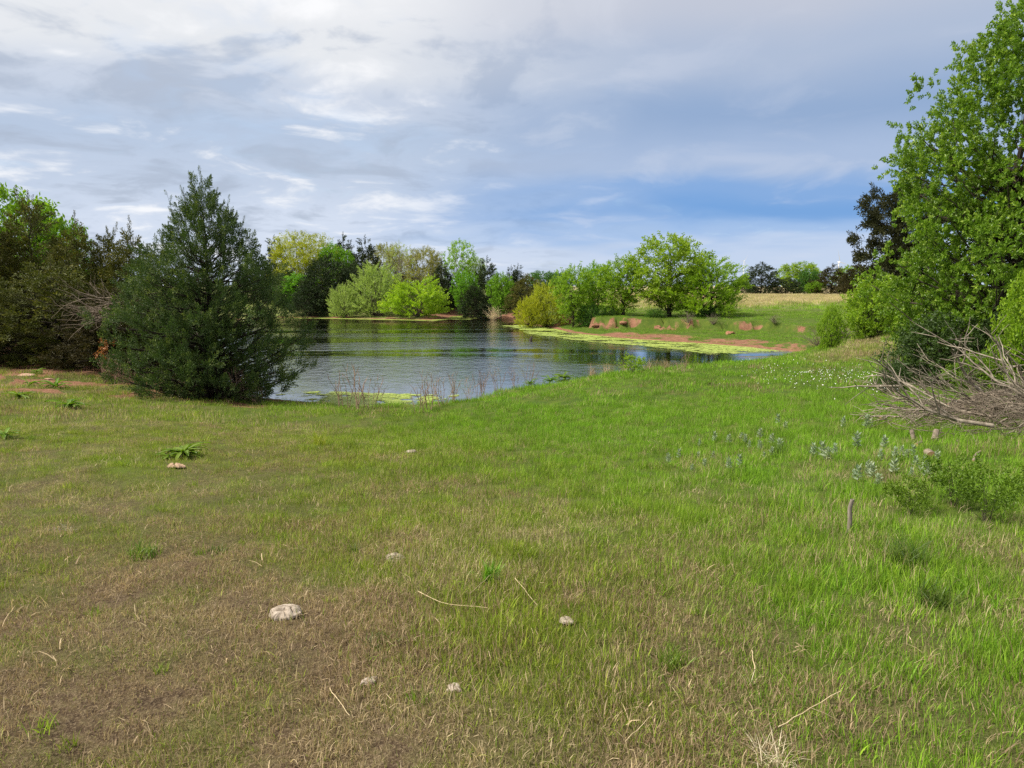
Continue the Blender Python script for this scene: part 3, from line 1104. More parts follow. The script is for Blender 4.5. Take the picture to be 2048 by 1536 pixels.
def crown_tree(name, seed, H, cr, z0, prof, tr, nclump, per, crad, tm, s, stems=1, inner=.45, up=.5, outw=.6, fan=1.0, lean=(0, 0), leaders=0, lead_s=1.0,
               rise=.3, limbs=1.0, lumps=.22, flat=.8, leafm='oak', barkm='bark', noisew=.35, limb_r=1.0, hpow=1.0, drop=0.0):
    g = np.random.default_rng(seed)
    T = Tubes()
    trunks = []
    for q in range(stems):
        a = q * 2.4 + g.random()
        o = np.array([math.cos(a), math.sin(a), 0])
        off = o * (.10 * cr) * (stems > 1)
        tgt = np.array([lean[0], lean[1], H * .9]) + o * cr * .4 * (stems > 1)
        k = 9
        t = np.linspace(0, 1, k)[:, None]
        P = off + (tgt - off) * np.concatenate([t ** 1.15, t ** 1.15, t], 1)
        P[1:-1] += g.normal(0, .008 * H, (k - 2, 3)) * [1, 1, .2]
        rad = tr * (1 - .93 * t[:, 0]) ** .9 * (1 if stems == 1 else .7)
        rad[0] *= 1.3
        T.add(P, rad, 8)
        trunks.append((P, rad))
    # clump centres: spread over the outline's surface and some way inside it
    hh = np.linspace(0, 1, 60); pw = prof(hh) ** hpow + .04
    cdf = np.cumsum(pw) / pw.sum()
    h = np.interp((np.arange(nclump) + g.random(nclump)) / nclump, cdf, hh)
    az = np.arange(nclump) * 2.39996 + g.normal(0, .45, nclump)
    fr = 1 - (1 - inner) * g.random(nclump) ** 1.6
    lump = 1 + lumps * 2 * (vnoise(np.cos(az) * 2.1 + 9 + seed, np.sin(az) * 2.1 + h * 4.0, seed) - .5) + lumps * .8 * g.normal(0, .5, nclump)
    r = prof(h) * cr * fr * np.clip(lump, .5, 1.5)
    z = z0 + (H - z0) * h
    C = np.stack([np.cos(az) * r + lean[0] * z / H, np.sin(az) * r + lean[1] * z / H, z], -1)
    size = crad * g.uniform(.6, 1.35, nclump)
    # boughs
    for i in range(int(nclump * limbs)):
        P, rad = trunks[i % stems]
        c = C[i]
        zs = float(np.clip(c[2] - rise * H * g.uniform(.5, 1.1) * (.3 + .7 * r[i] / cr) - drop, .03 * H, H * .88))
        st = np.array([np.interp(zs, P[:, 2], P[:, q]) for q in range(3)])
        rs = np.interp(zs, P[:, 2], rad)
        L = np.linalg.norm(c - st)
        t = np.linspace(0, 1, 6)[:, None]
        mid = (st + c) * .5 + np.array([0, 0, -.07 * L]) + g.normal(0, .06 * L, 3)
        B = st * (1 - t) ** 2 + 2 * mid * t * (1 - t) + c * t * t
        B[1:-1] += g.normal(0, .022 * L, (4, 3))
        r0 = min(rs * .5, .018 * L ** .8 + .004) * limb_r
        T.add(B, r0 * (1 - .85 * t[:, 0]), 5 if r0 > .012 else 4)
    # sprays
    k = nclump * per
    ci = np.repeat(np.arange(nclump), per)
    off = g.normal(0, 1, (k, 3)); off = norm(off) * (g.random((k, 1)) ** .5)
    off[:, 2] *= flat
    P = C[ci] + off * size[ci][:, None]
    ow = P - np.array([lean[0], lean[1], 0]) * (P[:, 2:3] / H); ow[:, 2] = 0
    D = norm(norm(ow) * outw + off * fan * .6 + np.array([0, 0, up]) + g.normal(0, noisew, (k, 3)))
    sc = g.uniform(*s, k)
    if leaders:
        a = g.random(leaders) * 6.28; hz = .55 + .45 * g.random(leaders) ** .7
        hz[0] = 1.0
        rr = prof(np.minimum(hz, .97)) * cr * g.uniform(.5, 1.1, leaders); rr[0] = 0
        m = 7
        for i in range(leaders):
            base = np.array([math.cos(a[i]) * rr[i], math.sin(a[i]) * rr[i], z0 + (H - z0) * hz[i] - .25 * lead_s])
            tipv = np.array([math.cos(a[i]) * .35 * (i > 0), math.sin(a[i]) * .35 * (i > 0), 1.0]) * lead_s * g.uniform(.6, 1.2)
            T.add(np.array([base - tipv * .4, base, base + tipv * .5, base + tipv]), np.array([.012, .010, .006, .003]), 4)
            f = (np.arange(m) / m)[:, None]
            P = np.vstack([P, base + tipv * f]); D = np.vstack([D, norm(np.repeat(tipv[None], m, 0) + g.normal(0, .30 * lead_s, (m, 3)))])
            sc = np.append(sc, np.mean(s) * (1.0 - .55 * f[:, 0]) * .8)
    P[:, 2] = np.maximum(P[:, 2], .04)
    V, var = place(tm, P, D, sc, g)
    V[:, 2] = np.maximum(V[:, 2], .015)
    crown = mesh(name + '_crown', V, np.arange(len(V)).reshape(-1, 4), None, [M[leafm]], dict(var=var))
    trunk = T.mesh(name + '_trunk', [M[barkm]])
    x = V[:, 0] - lean[0] * .6
    return Proto(trunk, crown, 2 * np.percentile(np.abs(x), 99.6), np.percentile(V[:, 2], 99.95))


def twiggy(name, seed, H=1., r=.6, n=26, rad=.008, kids=5):
    """bare many-stemmed shrub"""
    g = np.random.default_rng(seed)
    T = Tubes()
    for i in range(n):
        a = g.random() * 6.28; e = .5 + .9 * g.random()
        d = (math.cos(a) * math.cos(e), math.sin(a) * math.cos(e), math.sin(e))
        C = curve((g.normal(0, .08 * r), g.normal(0, .08 * r), 0), d, H * (.7 + .4 * g.random()), 5, g, .2, .16)
        T.add(C, np.linspace(rad, rad * .35, 6), 4)
        for j in range(kids):
            q = C[1 + j % 5]
            B = curve(q, jitter_dir(C[-1] - C[0], g.uniform(.4, 1.0), g), H * .4 * g.random() + .1, 3, g, .1, .2)
            T.add(B, np.linspace(rad * .5, rad * .25, 4), 3)
    me = T.mesh(name, [M['dead_grey']])
    co = np.concatenate(T.V)
    return me, 2 * np.percentile(np.abs(co[:, :2]), 96), co[:, 2].max()


def put(name, proto, px, depth, top, width, leaf, label, cat='tree', group=None, rz=None, bark=None, sink=.04, zbase=None, trunk_name='trunk'):
    x, y = at(px, depth)
    z = (tz(x, y) if zbase is None else zbase)
    z = max(z, ZW) - sink
    h = ztop(top, depth) - z
    wm = width / F * depth
    o = empty(name, (x, y, z), random.random() * 6.28 if rz is None else rz, (wm / proto.w, wm / proto.w, h / proto.h))
    link(trunk_name, proto.trunk, o, bark or M['bark'])
    link('crown', proto.crown, o, M[leaf])
    return tag(o, label, cat, group)


M['cedar_layer'] = leaf_mat('cedar_layer', (.016, .022, .008), (.046, .052, .016), .15, (.085, .085, .026), .6, .25)
# ---- prototypes
TC = [plume(500 + i, 15, 5, (.17, .052)) for i in range(4)]           # cedar sprays, near
TC2 = [plume(510 + i, 10, 4, (.24, .085)) for i in range(4)]          # cedar sprays, middle distance
TC3 = [plume(520 + i, 7, 3, (.36, .15)) for i in range(4)]            # cedar sprays, far
TO = [twig(530 + i, 17, (.40, .16), 3, .35) for i in range(4)]        # rosettes of leaves, near
TL = [twig(540 + i, 13, (.42, .18), 5, .1) for i in range(4)]         # leafy twigs
TWA = [twig(550 + i, 20, (.26, .085), 10, .05, (.35, .9)) for i in range(4)]      # long leafy wands
TD = [twig(560 + i, 12, (.40, .11), 6, .1, (.6, 1.4), droop=.8) for i in range(4)]   # drooping willow twigs
P_front = crown_tree('front_cedar', 11, 5.75, 2.75, .12, lambda h: np.interp(h, [0, .05, .15, .28, .42, .55, .68, .82, .93, 1], [.70, .90, 1.0, 1.0, .90, .72, .55, .36, .15, .02]),
                     0.13, 500, 7, .26, TC, (.28, .48), inner=.22, up=.62, outw=.75, leaders=26, lead_s=.95, rise=.16, leafm='cedar', barkm='bark_dark', lumps=.36)
P_c1 = crown_tree('cedar_a', 12, 6.0, 2.0, .10, prof_cedar, .12, 170, 6, .30, TC2, (.38, .62), inner=.4, up=.5, outw=.75, leaders=9, lead_s=.9, rise=.16, leafm='cedar', barkm='bark_dark', lumps=.3)
P_c2 = crown_tree('cedar_b', 13, 6.0, 2.4, .10, prof_dome, .12, 190, 6, .32, TC2, (.38, .62), inner=.4, up=.45, outw=.8, leaders=5, lead_s=.7, rise=.16, leafm='cedar', barkm='bark_dark', lumps=.3)
P_c3 = crown_tree('cedar_c', 14, 6.0, 1.5, .10, prof_cedar, .12, 140, 6, .28, TC2, (.36, .60), inner=.4, up=.5, outw=.75, leaders=9, lead_s=1.2, rise=.16, leafm='cedar', barkm='bark_dark', lumps=.3)
P_far = crown_tree('cedar_far', 15, 8.0, 2.3, .15, prof_cedar, .15, 130, 6, .42, TC3, (.50, .85), inner=.45, up=.45, outw=.75, leaders=5, lead_s=1.2, rise=.14, leafm='cedar', barkm='bark_dark', lumps=.3)
P_far2 = crown_tree('cedar_far2', 16, 8.0, 3.2, .15, prof_dome, .15, 170, 6, .46, TC3, (.50, .85), inner=.45, up=.4, outw=.8, leaders=4, lead_s=1.0, rise=.14, leafm='cedar', barkm='bark_dark', lumps=.28)
P_layer = crown_tree('layered_cedar', 17, 6.4, 2.5, .3, lambda h: np.interp(h, [0, .1, .35, .6, .85, .95, 1], [.8, .97, 1, .92, .78, .60, .25]), .14,
                     150, 20, .42, TC2, (.40, .66), inner=.15, up=.12, outw=1.0, leaders=2, lead_s=.5, rise=.05, flat=.28, leafm='cedar', barkm='bark_dark', lumps=.35)
P_oak = crown_tree('big_tree', 21, 7.2, 2.55, .35, prof_cone, .16, 620, 21, .37, TO, (.17, .25), inner=.22, up=.45, outw=.7, leaders=14, lead_s=.6, lean=(-.3, 0), rise=.2, lumps=.26, limbs=.8)
P_round = crown_tree('round_tree', 22, 6.2, 2.6, .9, prof_round, .15, 120, 12, .50, TL, (.36, .60), inner=.35, up=.35, outw=.6, leaders=12, lead_s=.5, rise=.3, lumps=.25)
P_round2 = crown_tree('round_tree2', 23, 5.0, 2.0, .7, prof_vase, .12, 84, 12, .44, TL, (.34, .56), stems=2, inner=.35, up=.4, outw=.5, leaders=9, lead_s=.5, rise=.34, lumps=.28)
P_sweep = crown_tree('sweeping_tree', 24, 4.6, 2.6, .4, prof_bush, .15, 120, 9, .46, TWA, (.60, 1.0), stems=2, inner=.3, up=.30, outw=.8, lean=(.45, 0), rise=.34, lumps=.25, noisew=.22)
P_willow = crown_tree('willow', 25, 8.0, 3.2, 1.0, prof_round, .16, 130, 11, .62, TD, (.55, .90), stems=2, inner=.35, up=.25, outw=.5, leaders=8, lead_s=.6, rise=.3, lumps=.22)
P_shrub = crown_tree('shrub', 26, 4.0, 2.4, .2, prof_bush, .08, 105, 9, .46, TWA, (.50, .80), stems=4, inner=.3, up=.5, outw=.5, rise=.5, lumps=.22, noisew=.3)
P_fount = crown_tree('fountain_shrub', 27, 3.4, 2.5, .2, prof_bush, .07, 95, 7, .40, TWA, (.75, 1.25), stems=5, inner=.35, up=.30, outw=.9, rise=.6, lumps=.3, noisew=.2)
P_airy = crown_tree('airy_tree', 28, 8.0, 2.0, 3.0, prof_round, .13, 52, 10, .48, TL, (.40, .62), stems=2, inner=.35, up=.5, outw=.4, leaders=5, lead_s=.5, rise=.3, lumps=.25, limb_r=1.3)
P_bare = crown_tree('half_bare_tree', 29, 8.0, 2.2, 1.8, prof_round, .14, 90, 4, .50, [t[:6] for t in TL], (.40, .60), inner=.3, up=.6, outw=.4, leaders=10, lead_s=.8, rise=.35, limb_r=1.6)
P_bush = crown_tree('near_bush', 30, 2.4, 1.35, .08, prof_bush, .05, 130, 10, .24, TL, (.20, .32), stems=5, inner=.35, up=.45, outw=.6, leaders=12, lead_s=.3, rise=.4, lumps=.22)
P_dense = crown_tree('dense_tree', 31, 7.0, 3.0, .6, prof_round, .16, 125, 11, .60, TL, (.52, .82), inner=.4, up=.35, outw=.6, leaders=8, lead_s=.6, rise=.3, lumps=.22)
P_sap = crown_tree('sapling', 32, 1.6, .5, .3, prof_round, .03, 22, 7, .14, TL, (.18, .28), inner=.2, up=.5, outw=.5, rise=.3)

# ---- left: the front cedar and the cedar grove behind it
put('cedar_tree', P_front, 414, 19.6, 342, 378, 'cedar', 'large dark green cedar standing alone at the left pond edge', 'cedar', rz=1.0, bark=M['bark_dark'])
grp = 'cedars crowded at the left edge'
LEFT = [(-30, 26.5, 385, 190, P_c1, 'cedar_olive', 'tall olive cedar cut off by the left edge'),
        (72, 27.5, 374, 190, P_c3, 'cedar_olive', 'tallest olive cedar of the left grove, with a thin leaning top'),
        (160, 26.0, 424, 170, P_c1, 'cedar_olive', 'olive cedar with a spindly top, right of the tallest one'),
        (222, 27.0, 446, 150, P_c3, 'cedar_olive', 'small-topped brownish cedar between two spindly ones'),
        (268, 25.5, 434, 160, P_c1, 'cedar_olive', 'brownish cedar nearest the large front cedar on its left'),
        (105, 24.3, 512, 270, P_c2, 'cedar_olive', 'broad low olive cedar in front of the left grove'),
        (-40, 24.0, 560, 220, P_c2, 'cedar_olive', 'low dark cedar at the very left edge above the red soil'),
        (235, 23.4, 566, 230, P_c2, 'cedar_brown', 'low shaggy cedar beside the dead branch'),
        (330, 24.5, 478, 190, P_c1, 'cedar', 'green cedar half hidden behind the large front cedar')]
for i, (px, dep, top, wd, pr, lf, lb) in enumerate(LEFT):
    put('cedar_tree', pr, px, dep, top, wd * 1.22, lf, lb, 'cedar', grp, rz=i * 1.7, bark=M['bark_dark'])
put('leafy_tree', P_dense, 22, 35, 366, 270, 'bright', 'bright green leafy tree rising behind the left cedars')
put('leafy_tree', P_dense, 128, 37, 432, 150, 'bright', 'smaller bright green tree peeping between the left cedars')

# ---- far bank of the pond
FAR = [('cedar_tree', P_far, 552, 90, 470, 75, 'cedar_dark', 'dark cedar left of the yellow willow on the far bank', 'cedar'),
       ('cedar_tree', P_far, 505, 88, 500, 85, 'cedar_dark', 'dark cedar just right of the front cedar top, far bank', 'cedar'),
       ('willow_tree', P_willow, 608, 87, 461, 122, 'yellow', 'yellow-green willow, the most golden tree on the far bank', 'willow'),
       ('leafy_tree', P_dense, 600, 82, 545, 90, 'bright', 'green tree below the yellow willow', 'tree'),
       ('leafy_tree', P_dense, 668, 86, 486, 85, 'bright', 'bright green tree between the yellow willow and dark cedars', 'tree'),
       ('cedar_tree', P_far, 690, 92, 464, 78, 'cedar_dark', 'tall dark cedar with flat top behind the bright green tree', 'cedar'),
       ('cedar_tree', P_far, 732, 88, 470, 82, 'cedar_dark', 'tall dark cedar with twin leaders on the far bank', 'cedar'),
       ('cedar_tree', P_far2, 652, 79, 505, 118, 'cedar_dark', 'broad dark cedar in front of the bright green tree', 'cedar'),
       ('cedar_tree', P_far2, 712, 81, 520, 100, 'cedar_dark', 'broad dark cedar behind the pale willow shrub', 'cedar'),
       ('cedar_tree', P_far2, 618, 76, 568, 80, 'cedar_dark', 'low dark cedar at the left end of the far shore', 'cedar'),
       ('leafy_tree', P_willow, 775, 92, 484, 74, 'tan', 'pale olive tree right of the twin-leader cedar', 'tree'),
       ('half_bare_tree', P_bare, 800, 85, 478, 66, 'pale', 'thin half-bare tree with visible grey branches', 'tree'),
       ('leafy_tree', P_willow, 848, 89, 492, 84, 'tan', 'tan-green feathery tree right of the half-bare tree', 'tree'),
       ('shrub', P_bare, 836, 80, 530, 80, 'tan', 'greyish twiggy shrub above the bright fountain-shaped shrub', 'shrub'),
       ('willow_shrub', P_shrub, 752, 75, 523, 108, 'pale', 'large pale green willow shrub on the far shore', 'shrub'),
       ('willow_shrub', P_shrub, 686, 74, 566, 58, 'pale', 'small pale green shrub left of the large willow shrub', 'shrub'),
       ('leafy_shrub', P_fount, 836, 73, 552, 112, 'lime', 'vivid green fountain-shaped shrub at the tip of the far shore', 'shrub'),
       ('cedar_tree', P_far, 884, 81, 516, 60, 'cedar_dark', 'narrow dark cedar right of the fountain-shaped shrub', 'cedar'),
       ('airy_tree', P_airy, 920, 86, 478, 62, 'lime', 'tall airy light green tree rising above the cedars', 'tree'),
       ('leafy_tree', P_round2, 929, 78, 536, 54, 'bright', 'rich green tree with pale trunks by the inlet', 'tree'),
       ('leafy_tree', P_willow, 953, 88, 512, 40, 'fresh', 'small yellow-green treetop left of the paired cedars', 'tree'),
       ('cedar_tree', P_far, 974, 82, 511, 72, 'cedar_dark', 'dark pointed cedar above the inlet', 'cedar'),
       ('cedar_tree', P_far, 950, 76, 560, 66, 'cedar_dark', 'low dark cedar overhanging the inlet bank', 'cedar'),
       ('leafy_tree', P_round2, 1001, 75, 542, 50, 'bright', 'rich green tree leaning over the red inlet bank', 'tree'),
       ('cedar_tree', P_far, 1022, 82, 530, 42, 'cedar_dark', 'slim dark cedar, left of a pair right of the inlet', 'cedar'),
       ('cedar_tree', P_far, 1036, 83, 526, 46, 'cedar_dark', 'slim dark cedar, right of a pair right of the inlet', 'cedar'),
       ('cedar_tree', P_far2, 1056, 73, 546, 84, 'cedar_olive', 'olive cedar behind the yellow shrub', 'cedar'),
       ('cedar_tree', P_far2, 770, 84, 556, 80, 'cedar_dark', 'low dark cedar behind the gap right of the pale willow shrub', 'cedar'),
       ('cedar_tree', P_far2, 812, 86, 545, 70, 'cedar_brown', 'low brownish cedar under the half-bare tree', 'cedar'),
       ('cedar_tree', P_far2, 868, 84, 556, 70, 'cedar_dark', 'low dark cedar right of the tan-green feathery tree', 'cedar'),
       ('cedar_tree', P_far2, 906, 83, 552, 60, 'cedar_dark', 'low dark cedar behind the airy tree trunk', 'cedar'),
       ('cedar_tree', P_far2, 575, 84, 540, 90, 'cedar_dark', 'dark cedar under the left side of the yellow willow', 'cedar'),
       ('cedar_tree', P_far2, 1006, 86, 555, 60, 'cedar_dark', 'dark cedar behind the leaning green tree at the inlet', 'cedar'),
       ('leafy_tree', P_dense, 1085, 125, 541, 70, 'deep', 'distant rounded tree seen left of the right-hand grove', 'tree'),
       ('leafy_tree', P_dense, 1122, 128, 543, 60, 'deep', 'distant dull green tree peeping over the right-hand grove', 'tree')]
for i, (nm, pr, px, dep, top, wd, lf, lb, ct) in enumerate(FAR):
    put(nm, pr, px, dep, top, wd * 1.14, lf, lb, ct, 'trees on the far bank', rz=i * 2.1, bark=M['bark_pale'] if nm in ('half_bare_tree', 'airy_tree') else M['bark_dark'] if ct == 'cedar' else M['bark'], zbase=None)

# ---- the grove on the right bank
GROVE = [('yellow_shrub', P_shrub, 1060, 57, 590, 66, 'yellow', 'low yellow shrub hanging over the water', 'shrub', .3),
         ('yellow_shrub', P_shrub, 1092, 58, 562, 92, 'gold', 'yellow-green shrub at the left end of the right-hand grove', 'shrub', 2.2),
         ('leafy_tree', P_round2, 1148, 55, 526, 92, 'fresh', 'slender green tree above the red bank, leftmost of the grove', 'tree', 1.0),
         ('leafy_tree', P_round2, 1192, 57, 522, 84, 'fresh', 'second green tree from the left in the right-hand grove', 'tree', 3.0),
         ('leafy_tree', P_round2, 1246, 54, 511, 112, 'fresh', 'dark-trunked green tree in the middle of the grove', 'tree', 4.4),
         ('leafy_tree', P_round, 1340, 53, 465, 176, 'fresh', 'tallest green tree of the right-hand grove', 'tree', .5),
         ('leafy_tree', P_sweep, 1412, 51.5, 512, 172, 'fresh', 'broad sweeping green tree at the right end of the grove', 'tree', 0.0)]
for nm, pr, px, dep, top, wd, lf, lb, ct, rz in GROVE:
    put(nm, pr, px, dep, top, wd, lf, lb, ct, 'grove on the right bank', rz=rz, bark=M['bark_dark'])
put('undergrowth_shrub', P_shrub, 1312, 51.5, 616, 50, 'deep', 'dark green bush at the foot of the tallest grove tree', 'shrub', 'undergrowth of the right-hand grove', 1)
put('undergrowth_shrub', P_shrub, 1180, 54.5, 606, 60, 'deep', 'dark bush below the second grove tree', 'shrub', 'undergrowth of the right-hand grove', 2)
put('undergrowth_shrub', P_shrub, 1222, 54.5, 610, 46, 'deep', 'dark bush left of the dark-trunked grove tree', 'shrub', 'undergrowth of the right-hand grove', 5)
put('undergrowth_shrub', P_shrub, 1418, 51, 612, 56, 'deep', 'dark bush at the foot of the sweeping grove tree', 'shrub', 'undergrowth of the right-hand grove', 4)
put('sapling', P_sap, 1460, 49, 607, 26, 'fresh', 'thin green sapling right of the grove on the red bank', 'sapling', rz=1)
put('sapling', P_sap, 1496, 62, 624, 14, 'deep', 'tiny dark bush alone in the green field', 'sapling', rz=2)

# ---- tree line beyond the field
LINE = [('cedar_tree', P_far2, 1522, 120, 523, 84, 'cedar_dark', 'dark rounded cedar at the left end of the field tree line', 'cedar'),
        ('cedar_tree', P_far2, 1572, 119, 554, 70, 'cedar_dark', 'low dark cedar right of the rounded cedar beyond the field', 'cedar'),
        ('leafy_tree', P_dense, 1598, 128, 523, 110, 'fresh', 'tall pale green tree in the middle of the field tree line', 'tree'),
        ('leafy_tree', P_dense, 1618, 124, 538, 52, 'deep', 'deep green tree before the tall pale one beyond the field', 'tree'),
        ('leafy_tree', P_dense, 1630, 119, 562, 46, 'bright', 'low bright green tree in the field tree line', 'tree'),
        ('cedar_tree', P_far, 1664, 119, 526, 92, 'cedar_brown', 'brownish conical cedar under the nearer wind turbine', 'cedar'),
        ('leafy_tree', P_dense, 1702, 128, 530, 84, 'fresh', 'green tree right of the brownish conical cedar', 'tree'),
        ('cedar_tree', P_far, 1718, 112, 517, 92, 'cedar_brown', 'reddish brown cedar at the right end of the field tree line', 'cedar'),
        ('cedar_tree', P_far2, 1478, 132, 556, 70, 'cedar_dark', 'dark cedar behind the right edge of the grove', 'cedar'),
        ('cedar_tree', P_far2, 1790, 110, 535, 120, 'cedar_dark', 'dark cedar behind the round bush on the dam', 'cedar')]
for i, (nm, pr, px, dep, top, wd, lf, lb, ct) in enumerate(LINE):
    put(nm, pr, px, dep, top, wd, lf, lb, ct, 'trees beyond the field', rz=i * 1.9 + .4, bark=M['bark_dark'])

# ---- right side: bush on the dam, layered cedar, the big tree and its skirts
put('layered_cedar', P_layer, 1806, 33, 358, 205, 'cedar_layer', 'dark layered cedar behind the big leafy tree', 'cedar', rz=.7, bark=M['bark_dark'])
put('round_bush', P_bush, 1757, 28, 541, 150, 'fresh', 'round bright green bush at the end of the dam', 'bush', rz=.4, bark=M['bark_dark'])
put('round_bush', P_bush, 1668, 27.5, 606, 56, 'fresh', 'small loose green bush left of the round one', 'bush', rz=2.4, bark=M['bark_dark'])
put('leafy_tree', P_oak, 2032, 14.2, -2, 480, 'oak', 'big leafy green tree filling the right edge', 'tree', rz=.25, bark=M['bark'])
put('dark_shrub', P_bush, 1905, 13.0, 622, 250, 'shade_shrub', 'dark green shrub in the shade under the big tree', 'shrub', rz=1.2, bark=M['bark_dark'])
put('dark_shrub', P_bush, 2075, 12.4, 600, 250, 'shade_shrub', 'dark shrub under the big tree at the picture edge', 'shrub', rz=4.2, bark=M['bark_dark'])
put('yellow_green_shrub', P_bush, 2085, 11.2, 520, 190, 'fresh', 'yellow-green shrub at the right edge above the brush pile', 'shrub', rz=3.2, bark=M['bark_dark'])
put('sprouting_shrub', P_bush, 1975, 11.6, 700, 130, 'oak', 'green sprouts growing up through the brush pile', 'shrub', rz=5.2, bark=M['bark_dark'])
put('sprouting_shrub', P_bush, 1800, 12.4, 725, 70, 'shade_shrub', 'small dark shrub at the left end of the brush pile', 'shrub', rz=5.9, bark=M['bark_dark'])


# ================================================================== small things on the land
def px_size(p, px):
    return px / F * math.hypot(p[0], p[1])


# ---- dried cow pats: folded, cracked discs
def pat_mesh(name, seed, r=.08, hgt=.028, m=None, rag=.25):
    g = np.random.default_rng(seed)
    nt, nr = 56, 18
    th = np.arange(nt) / nt * 2 * np.pi
    edge = 1 + rag * (vnoise(np.cos(th) * 2 + seed, np.sin(th) * 2, seed) - .5) * 2 + g.normal(0, .04, nt)
    u = np.linspace(.06, 1, nr)
    rr = u[:, None] * edge[None] * r
    x = rr * np.cos(th); y = rr * np.sin(th) * .85
    fold = 1 - np.exp(-6 * np.sin((x * .35 + y * 1.0) / r * 5.0 + 4.0 * vnoise(x / r * 1.6, y / r * 1.6, seed + 1)) ** 2)
    z = hgt * (1 - u[:, None] ** 4) * (.35 + .65 * fold) * (.7 + .6 * vnoise(x / r * 1.5 + 4, y / r * 1.5, seed + 2))
    z[-1] = -.006
    V = np.vstack([np.stack([x, y, z], -1).reshape(-1, 3), [[0, 0, hgt * .7]]])
    i = np.arange(nr - 1)[:, None] * nt; j = np.arange(nt)[None]; j2 = (j + 1) % nt
    q = np.stack([i + j, i + j2, i + nt + j2, i + nt + j], -1).reshape(-1, 4)[:, ::-1]
    c = nr * nt
    jj = np.arange(nt)
    t = np.stack([np.full(nt, c), jj, (jj + 1) % nt], -1)
    return mesh(name, V, q, t, [m or M['pat']], smooth=False)


PATS = [(570, 1232, 66, 'large pale folded cow pat, the biggest in the foreground', 'pat', .10),
        (790, 1121, 44, 'pale cow pat farther back, left of the bright green tuft', 'pat', .12),
        (1132, 1246, 36, 'small square pale cow pat below the dry tuft', 'pat', .2),
        (737, 1368, 32, 'hook-shaped pale dung crumb at lower centre', 'pat', .45),
        (908, 1383, 32, 'ragged tan dung crumb right of the hook-shaped one', 'pat', .4),
        (880, 1246, 14, 'tiny tan dung crumb between two larger pats', 'pat', .3),
        (793, 1050, 14, 'tiny pale dung crumb behind the farther cow pat', 'pat', .3),
        (355, 936, 34, 'brown crumbling cow pat below the leafy weed', 'pat_brown', .3),
        (822, 906, 22, 'small tan cow pat on the slope toward the pond', 'pat', .3)]
for i, (px, py, wd, lb, mt, rag) in enumerate(PATS):
    p = onground(px, py)
    r = px_size(p, wd) / 2
    o = link('cow_pat', pat_mesh('cow_pat', 60 + i, r, r * .26, M[mt], rag))
    o.location = (p[0], p[1], p[2] + .012 + r * .10); o.rotation_euler = (.10, 0, i * 1.3)
    tag(o, lb, 'dung', 'dried dung in the grass')


# ---- rocks and clods
def rock_mesh(name, seed, sx, sy, sz, m, rough=.35):
    import bmesh
    bm = bmesh.new()
    bmesh.ops.create_icosphere(bm, subdivisions=3, radius=1)
    g = np.random.default_rng(seed)
    pl = norm(g.normal(0, 1, (9, 3)))
    dd = g.uniform(.55, .95, 9)
    for v in bm.verts:
        c = np.array(v.co)
        for a, d in zip(pl, dd):          # chip flat faces off the ball
            q = c @ a
            if q > d:
                c = c - a * (q - d) * .9
        n = vnoise(np.array([c[0] * 2.5 + seed]), np.array([c[1] * 2.5 + c[2] * 3]), seed)[0]
        c = c * (1 + rough * (n - .5))
        v.co = (c[0] * sx, c[1] * sy, c[2] * sz)
    me = bpy.data.meshes.new(name)
    bm.to_mesh(me); bm.free()
    me.materials.append(m)
    return me


ROCKS = [(48, 752, 30, .30, 'flat reddish sandstone slab on the bare soil at left', 'rock'),
         (96, 760, 16, .35, 'small flat stone right of the reddish slab', 'rock'),
         (1136, 648, 46, .62, 'big red clay block at the left end of the cut bank', 'clod'),
         (1118, 652, 24, .5, 'red clay lump sliding from the big clay block', 'clod'),
         (1192, 654, 22, .55, 'red clod in the cut bank below the second grove tree', 'clod'),
         (1247, 654, 24, .45, 'slumped red clod below the dark-trunked tree', 'clod'),
         (1316, 658, 26, .6, 'red clod below the bush at the tallest tree', 'clod'),
         (1348, 660, 22, .5, 'rounded red boulder-like clod below the tallest tree', 'clod'),
         (1462, 668, 34, .5, 'isolated red earth lump right of the grove', 'clod')]
for i, (px, py, wd, ar, lb, mt) in enumerate(ROCKS):
    p = onground(px, py)
    s = px_size(p, wd) / 2 * (.85 if mt == 'clod' else 1)
    o = link('earth_clod' if mt == 'clod' else 'stone', rock_mesh('clod', 80 + i, s, s * .8, s * ar, M[mt]))
    o.location = (p[0], p[1] + s * .3, p[2] - s * ar * .1); o.rotation_euler = (0, 0, i * .9)
    tag(o, lb, 'earth' if mt == 'clod' else 'stone', 'red clods of the cut bank' if mt == 'clod' else None)


# ---- tufts of grass (own blades)
def tuft_mat(name, a, b, trans=.3):
    return leaf_mat(name, a, b, trans, None, .5, .3, .1)


M['tuft_bright'] = tuft_mat('tuft_bright', (.075, .215, .014), (.180, .370, .028))
M['tuft_green'] = tuft_mat('tuft_green', (.070, .150, .016), (.190, .280, .034))
M['tuft_dark'] = tuft_mat('tuft_dark', (.040, .085, .014), (.120, .170, .030))
M['tuft_yellow'] = tuft_mat('tuft_yellow', (.220, .270, .020), (.360, .390, .050))
M['tuft_dry'] = tuft_mat('tuft_dry', (.230, .160, .090), (.470, .370, .230), .15)
M['tuft_straw'] = tuft_mat('tuft_straw', (.36, .29, .18), (.64, .56, .40), .15)
M['tuft_grey'] = tuft_mat('tuft_grey', (.34, .31, .27), (.56, .53, .48), .15)


